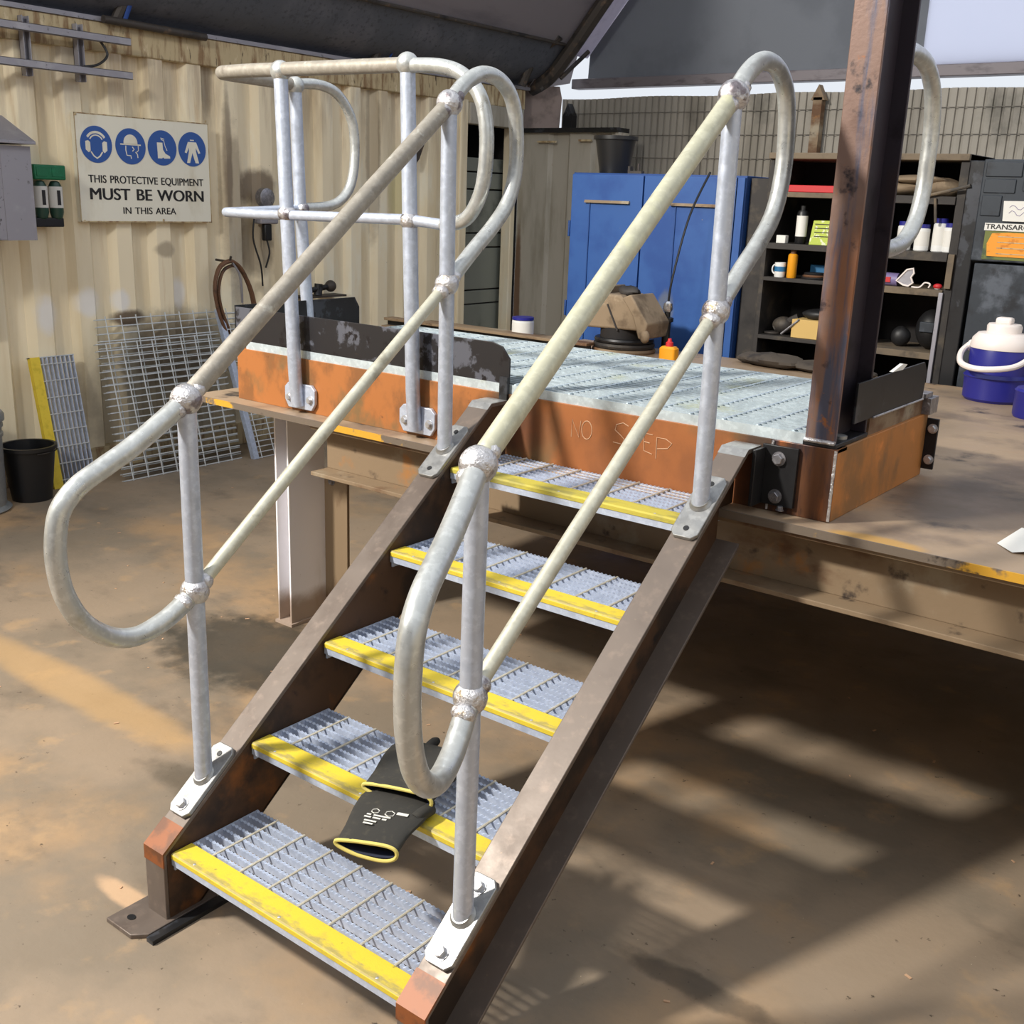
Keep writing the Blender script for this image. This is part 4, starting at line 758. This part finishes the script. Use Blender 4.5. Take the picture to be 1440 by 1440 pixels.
for k, (r_, z0, z1, mt) in enumerate(((.165, 0, .022, MBEAM), (.16, .026, .05, MSHELF), (.155, .054, .075, MDARK))):
    MB().lathe([(.001, z0), (r_, z0), (r_+.004, (z0+z1)/2), (r_, z1), (.001, z1)], (cx, cy, ZT), 28).build('base_disc', mt, vs_)
MB().lathe([(.12, .075), (.12, .13), (.001, .13)], (cx-.01, cy, ZT), 20).build('motor_drum', MINT, vs_)
MB().prism([(-1.62, ZT+.12), (-1.60, ZT+.19), (-1.52, ZT+.30), (-1.40, ZT+.30), (-1.33, ZT+.25), (-1.27, ZT+.13)], 1, cy-.12, cy+.12).build('hood', MDUST, vs_, bev=.012)
MB().prism([(-1.38, ZT+.29), (-1.33, ZT+.31), (-1.22, ZT+.17), (-1.235, ZT+.09), (-1.27, ZT+.09), (-1.31, ZT+.2)], 1, cy-.13, cy+.10).build('side_guard', MDUST, vs_, bev=.008)
MB().prism([(-1.66, ZT+.28), (-1.6, ZT+.33), (-1.5, ZT+.34), (-1.52, ZT+.26), (-1.62, ZT+.24)], 1, cy-.1, cy+.1).build('left_guard', MDUST, vs_, bev=.008)
MB().ball((-1.40, cy-.02, ZT+.315), .05, 1.2, 1, .6, 14, 8, .15).build('clamp_knob', MSHELF, vs_); MB().ball((-1.235, cy-.12, ZT+.105), .026, 1, .8, 1.3, 12, 8).build('lever', MCOOLW if 0 else MDUST, vs_)
MB().tube([(-1.47, cy-.123, ZT+.25), (-1.40, cy-.123, ZT+.12)], .005, 6).build('hood_seam', MSHELF, vs_)
ag = thing('air_gun', 'black tool with chrome collar hanging on a cable in front of the blue cabinet', 'tool', (-1.24, 3.75, ZT))
ax_ = -1.255
MB().lathe([(.001, 0), (.022, 0), (.022, .16), (.034, .165), (.034, .185), (.016, .19), (.016, .24), (.001, .24)], (ax_, 3.75, ZT), 14).build('body', MBLKP, ag)
MB().lathe([(.02, .215), (.028, .23), (.024, .26), (.014, .27)], (ax_, 3.75, ZT), 14).build('collar', MCHROME, ag)
MB().tube(spline([(ax_, 3.75, ZT+.26), (ax_+.01, 3.76, ZT+.4), (ax_+.03, 3.85, ZT+.7), (ax_+.05, 4.0, ZT+.925)], 6), .006, 8).build('cable', MBLKP, ag)
yb = thing('glue_bottle', 'squat yellow bottle with a red cap on the table behind the landing', 'bottle', (-1.117, 3.55, ZT))
MB().loft([((-1.117, 3.55, ZT), (.046, 0, 0), (0, .03, 0)), ((-1.117, 3.55, ZT+.055), (.046, 0, 0), (0, .03, 0)), ((-1.117, 3.55, ZT+.066), (.034, 0, 0), (0, .022, 0))], 24, k=5).build('body', MYELP, yb)
MB().lathe([(.02, .066), (.019, .085), (.012, .09), (.009, .105), (.001, .106)], (-1.117, 3.55, ZT), 16).build('cap', MRED, yb)
lumps('dark_tarp', 'dark dusty tarpaulin heap on the back of the table below the shelf unit', 'tarp', [(-.62, 3.74, ZT+.034, .15, .1, .034), (-.42, 3.76, ZT+.026, .17, .09, .026), (-.26, 3.76, ZT+.022, .14, .08, .022), (-.74, 3.78, ZT+.028, .1, .07, .028)], MTARP, 'tarp_fold')
# water cooler
W_ = thing('water_cooler', 'deep blue round drink cooler with cream lid and hoop handle on the table', 'cooler', (.445, 3.6, ZT))
c = (.445, 3.62, ZT)
MB().lathe([(.001, 0), (.118, 0), (.128, .012), (.13, .075), (.131, .098), (.136, .104), (.13, .11), (.124, .118), (.122, .215), (.118, .228)], c, 8*5).build('body', MCOOLB, W_)
MB().lathe([(.124, .222), (.126, .232), (.12, .262), (.1, .285), (.06, .29), (.06, .292)], c, 40).build('lid', MCOOLW, W_)
MB().lathe([(.068, .285), (.07, .315), (.064, .325), (.001, .328)], c, 32).build('cap', MCOOLW, W_)
MB().box((c[0]-.035, c[1]-.03, ZT+.322), (c[0]+.03, c[1]+.03, ZT+.352)).build('spout', MCOOLW, W_, bev=.01)
hp = [(c[0]+.13, c[1], ZT+.218), (c[0]+.13, c[1]-.05, ZT+.20), (c[0]+.09, c[1]-.15, ZT+.165), (c[0]-.02, c[1]-.2, ZT+.15), (c[0]-.11, c[1]-.16, ZT+.16), (c[0]-.145, c[1]-.06, ZT+.195), (c[0]-.132, c[1], ZT+.225)]
MB().tube(spline(hp, 5), .0125, 10).build('handle', MCOOLW, W_)
for sg in (-1, 1): MB().ball((c[0]+sg*.128, c[1], ZT+.222), .024, .5, 1, 1, 14, 8).build('pivot', MCOOLW, W_)
tag(MB().add([(1.03, 1.40, ZT+.001), (1.08, 1.34, ZT+.003), (1.16, 1.37, ZT+.02), (1.2, 1.46, ZT+.002), (1.13, 1.52, ZT+.012), (1.06, 1.50, ZT+.025), (1.1, 1.43, ZT+.03)], [(0, 1, 6), (1, 2, 6), (2, 3, 6), (3, 4, 6), (4, 5, 6), (5, 0, 6)]).build('paper_scrap', MWHT), 'crumpled white paper scrap on the table at the right edge of the photo', 'paper')
tag(MB().box((.58, 1.62, 1.305), (.60, 1.62+.001, 1.306)).prism([(1.62, 1.31), (1.70, 1.325), (1.735, 1.32), (1.70, 1.308)], 0, .643, .653).build('tape_scrap', MWHT), 'small white tape scrap on top edge of the right kick plate', 'tape')
bs = thing('blue_barrel', 'dark blue barrel partly cut off by the right edge of the photo, on the table', 'barrel', (.86, 3.35, ZT))
MB().lathe([(.001, 0), (.1, 0), (.105, .01), (.105, .1), (.108, .105), (.1, .115), (.001, .118)], (.70, 3.32, ZT), 28).build('body', MCOOLB, bs)
# ------------------------------------------------------------------ gloves on the second tread
def glove(name, label, cu, di, wd, z0, ln, th, fing):
    """flattened cuff and palm from the cuff centre cu along di, five fingers at the far end"""
    d = V((di[0], di[1], 0)).normalized(); s_ = V((-d.y, d.x, 0)).normalized(); s_ = -s_; g_ = thing(name, label, 'glove', (cu[0], cu[1], z0), 'pair of gloves')
    zc = lambda t: z0+th/2-.012*max(0, (.1-t)/.1)**1.5
    sec = []
    for t, wv, hv in ((0, 1, 1), (.012, .99, .95), (.06, 1.02, .74), (.085, 1.06, .84), (.11, 1.12, .74), (.14, 1.18, .92), (.17, 1.22, .8), (.2, 1.24, .95), (.235, 1.16, .8)):
        p = V((cu[0], cu[1], 0))+d*t*ln/.235; sec.append(((p.x, p.y, zc(t)), s_*wd/2*wv, V((0, 0, th/2*hv))))
    MB().loft(sec, 28, (False, True), 2.4).build('palm', MGLOVE, g_)
    MB().loft([(sec[0][0], s_*wd/2*.92, V((0, 0, th/2*.8))), (V(sec[0][0])+d*.03, s_*wd/2*.9, V((0, 0, th/2*.6)))], 28, (False, True), 2.4).build('lining', MNAVY, g_)
    c0 = V(sec[0][0]); ring = []
    for i in range(36):
        t = 2*math.pi*i/36; ct, st = math.cos(t), math.sin(t)
        ring.append(c0+s_*wd/2*math.copysign(abs(ct)**.83, ct)+V((0, 0, th/2*math.copysign(abs(st)**.83, st)+.004*math.sin(2*t+.6))))
    MB().tube(ring, .0042, 8, closed=True).build('cuff_trim', MTRIM, g_)
    pe = V((cu[0], cu[1], 0))+d*ln
    for i, (off, fl, ang) in enumerate(fing):
        b = pe+s_*wd*off-d*.02; q = (d*math.cos(ang)+s_*math.sin(ang))
        pts = [(b.x, b.y, z0+th*.5), *[(b.x+q.x*fl*u_, b.y+q.y*fl*u_, z0+th*.5+.006*math.sin(u_*3)-.004*u_) for u_ in (.35, .7, 1)]]
        MB().tube(spline(pts, 4), [.0125]*9+[.0115, .0105, .009, .005][:max(0, 4)], 12).build('finger', MGLOVE, g_)
    b = V((cu[0], cu[1], 0))+d*ln*.6+s_*wd*.44; q = (d*.93+s_*.36)
    MB().tube(spline([(b.x, b.y, z0+th*.5), (b.x+q.x*.035, b.y+q.y*.035, z0+th*.5+.004), (b.x+q.x*.065, b.y+q.y*.065, z0+th*.4)], 4), [.015]*6+[.013, .011, .006], 12).build('thumb', MGLOVE, g_)
    return g_, d, s_
F5 = [(-.36, .06, -.1), (-.12, .075, -.03), (.12, .078, .03), (.36, .068, .1)]
ZG = .384
g1, d1, s1 = glove('work_glove', 'black work glove with yellow cuff trim and pale printing, hanging over the second tread edge', (.176, .10), (-.36, .93), .142, ZG, .2, .036, [(a, l*.5, t) for a, l, t in F5])
g2, d2, s2 = glove('work_glove', 'black work glove with yellow cuff trim lying behind and on top of the printed one', (.112, .262), (-.26, .96), .175, ZG+.03, .2, .038, F5)
pm = frame(V((.176, .10, ZG+.0326))+d1*.085, s1, d1, (0, 0, 1))
o = MB()
for row, (y0_, segs) in enumerate(((-.034, ((-.03, -.008),)), (-.024, ((-.032, -.004),)), (-.010, ((-.038, -.022), (-.018, .0), (.004, .014))), (.0, ((-.036, -.026), (-.02, .02))))):
    for a, b in segs: MB().box((a, y0_, 0), (b, y0_+.005, .0008), pm).build('print_line', MINK, g1)
for cx_, r_ in ((-.022, .009), (.012, .011)): MB().tube([pm @ V((cx_+r_*math.cos(i*math.pi/3+.5), .018+r_*math.sin(i*math.pi/3+.5), .0005)) for i in range(6)], .0012, 5, closed=True).build('print_emblem', MINK, g1)
MB().box((.026, .02, 0), (.052, .03, .0008), pm).build('print_line', MINK, g1)
# ------------------------------------------------------------------ floor litter
m = MB()
for i in range(70):
    x, y = random.uniform(-3.6, 1.3), random.uniform(-.5, 2.8); s_ = random.uniform(.003, .009); a = random.uniform(0, 6)
    mx = frame((x, y, .001), (math.cos(a), math.sin(a), 0), (-math.sin(a), math.cos(a), 0), (0, 0, 1)); m.box((-s_, -s_*.4, 0), (s_, s_*.4, .0015), mx)
o = m.build('floor_litter', MCHALK, smooth=False); tag(o, 'tiny pale chips and dust specks scattered over the brown floor', 'debris'); o['kind'] = 'stuff'
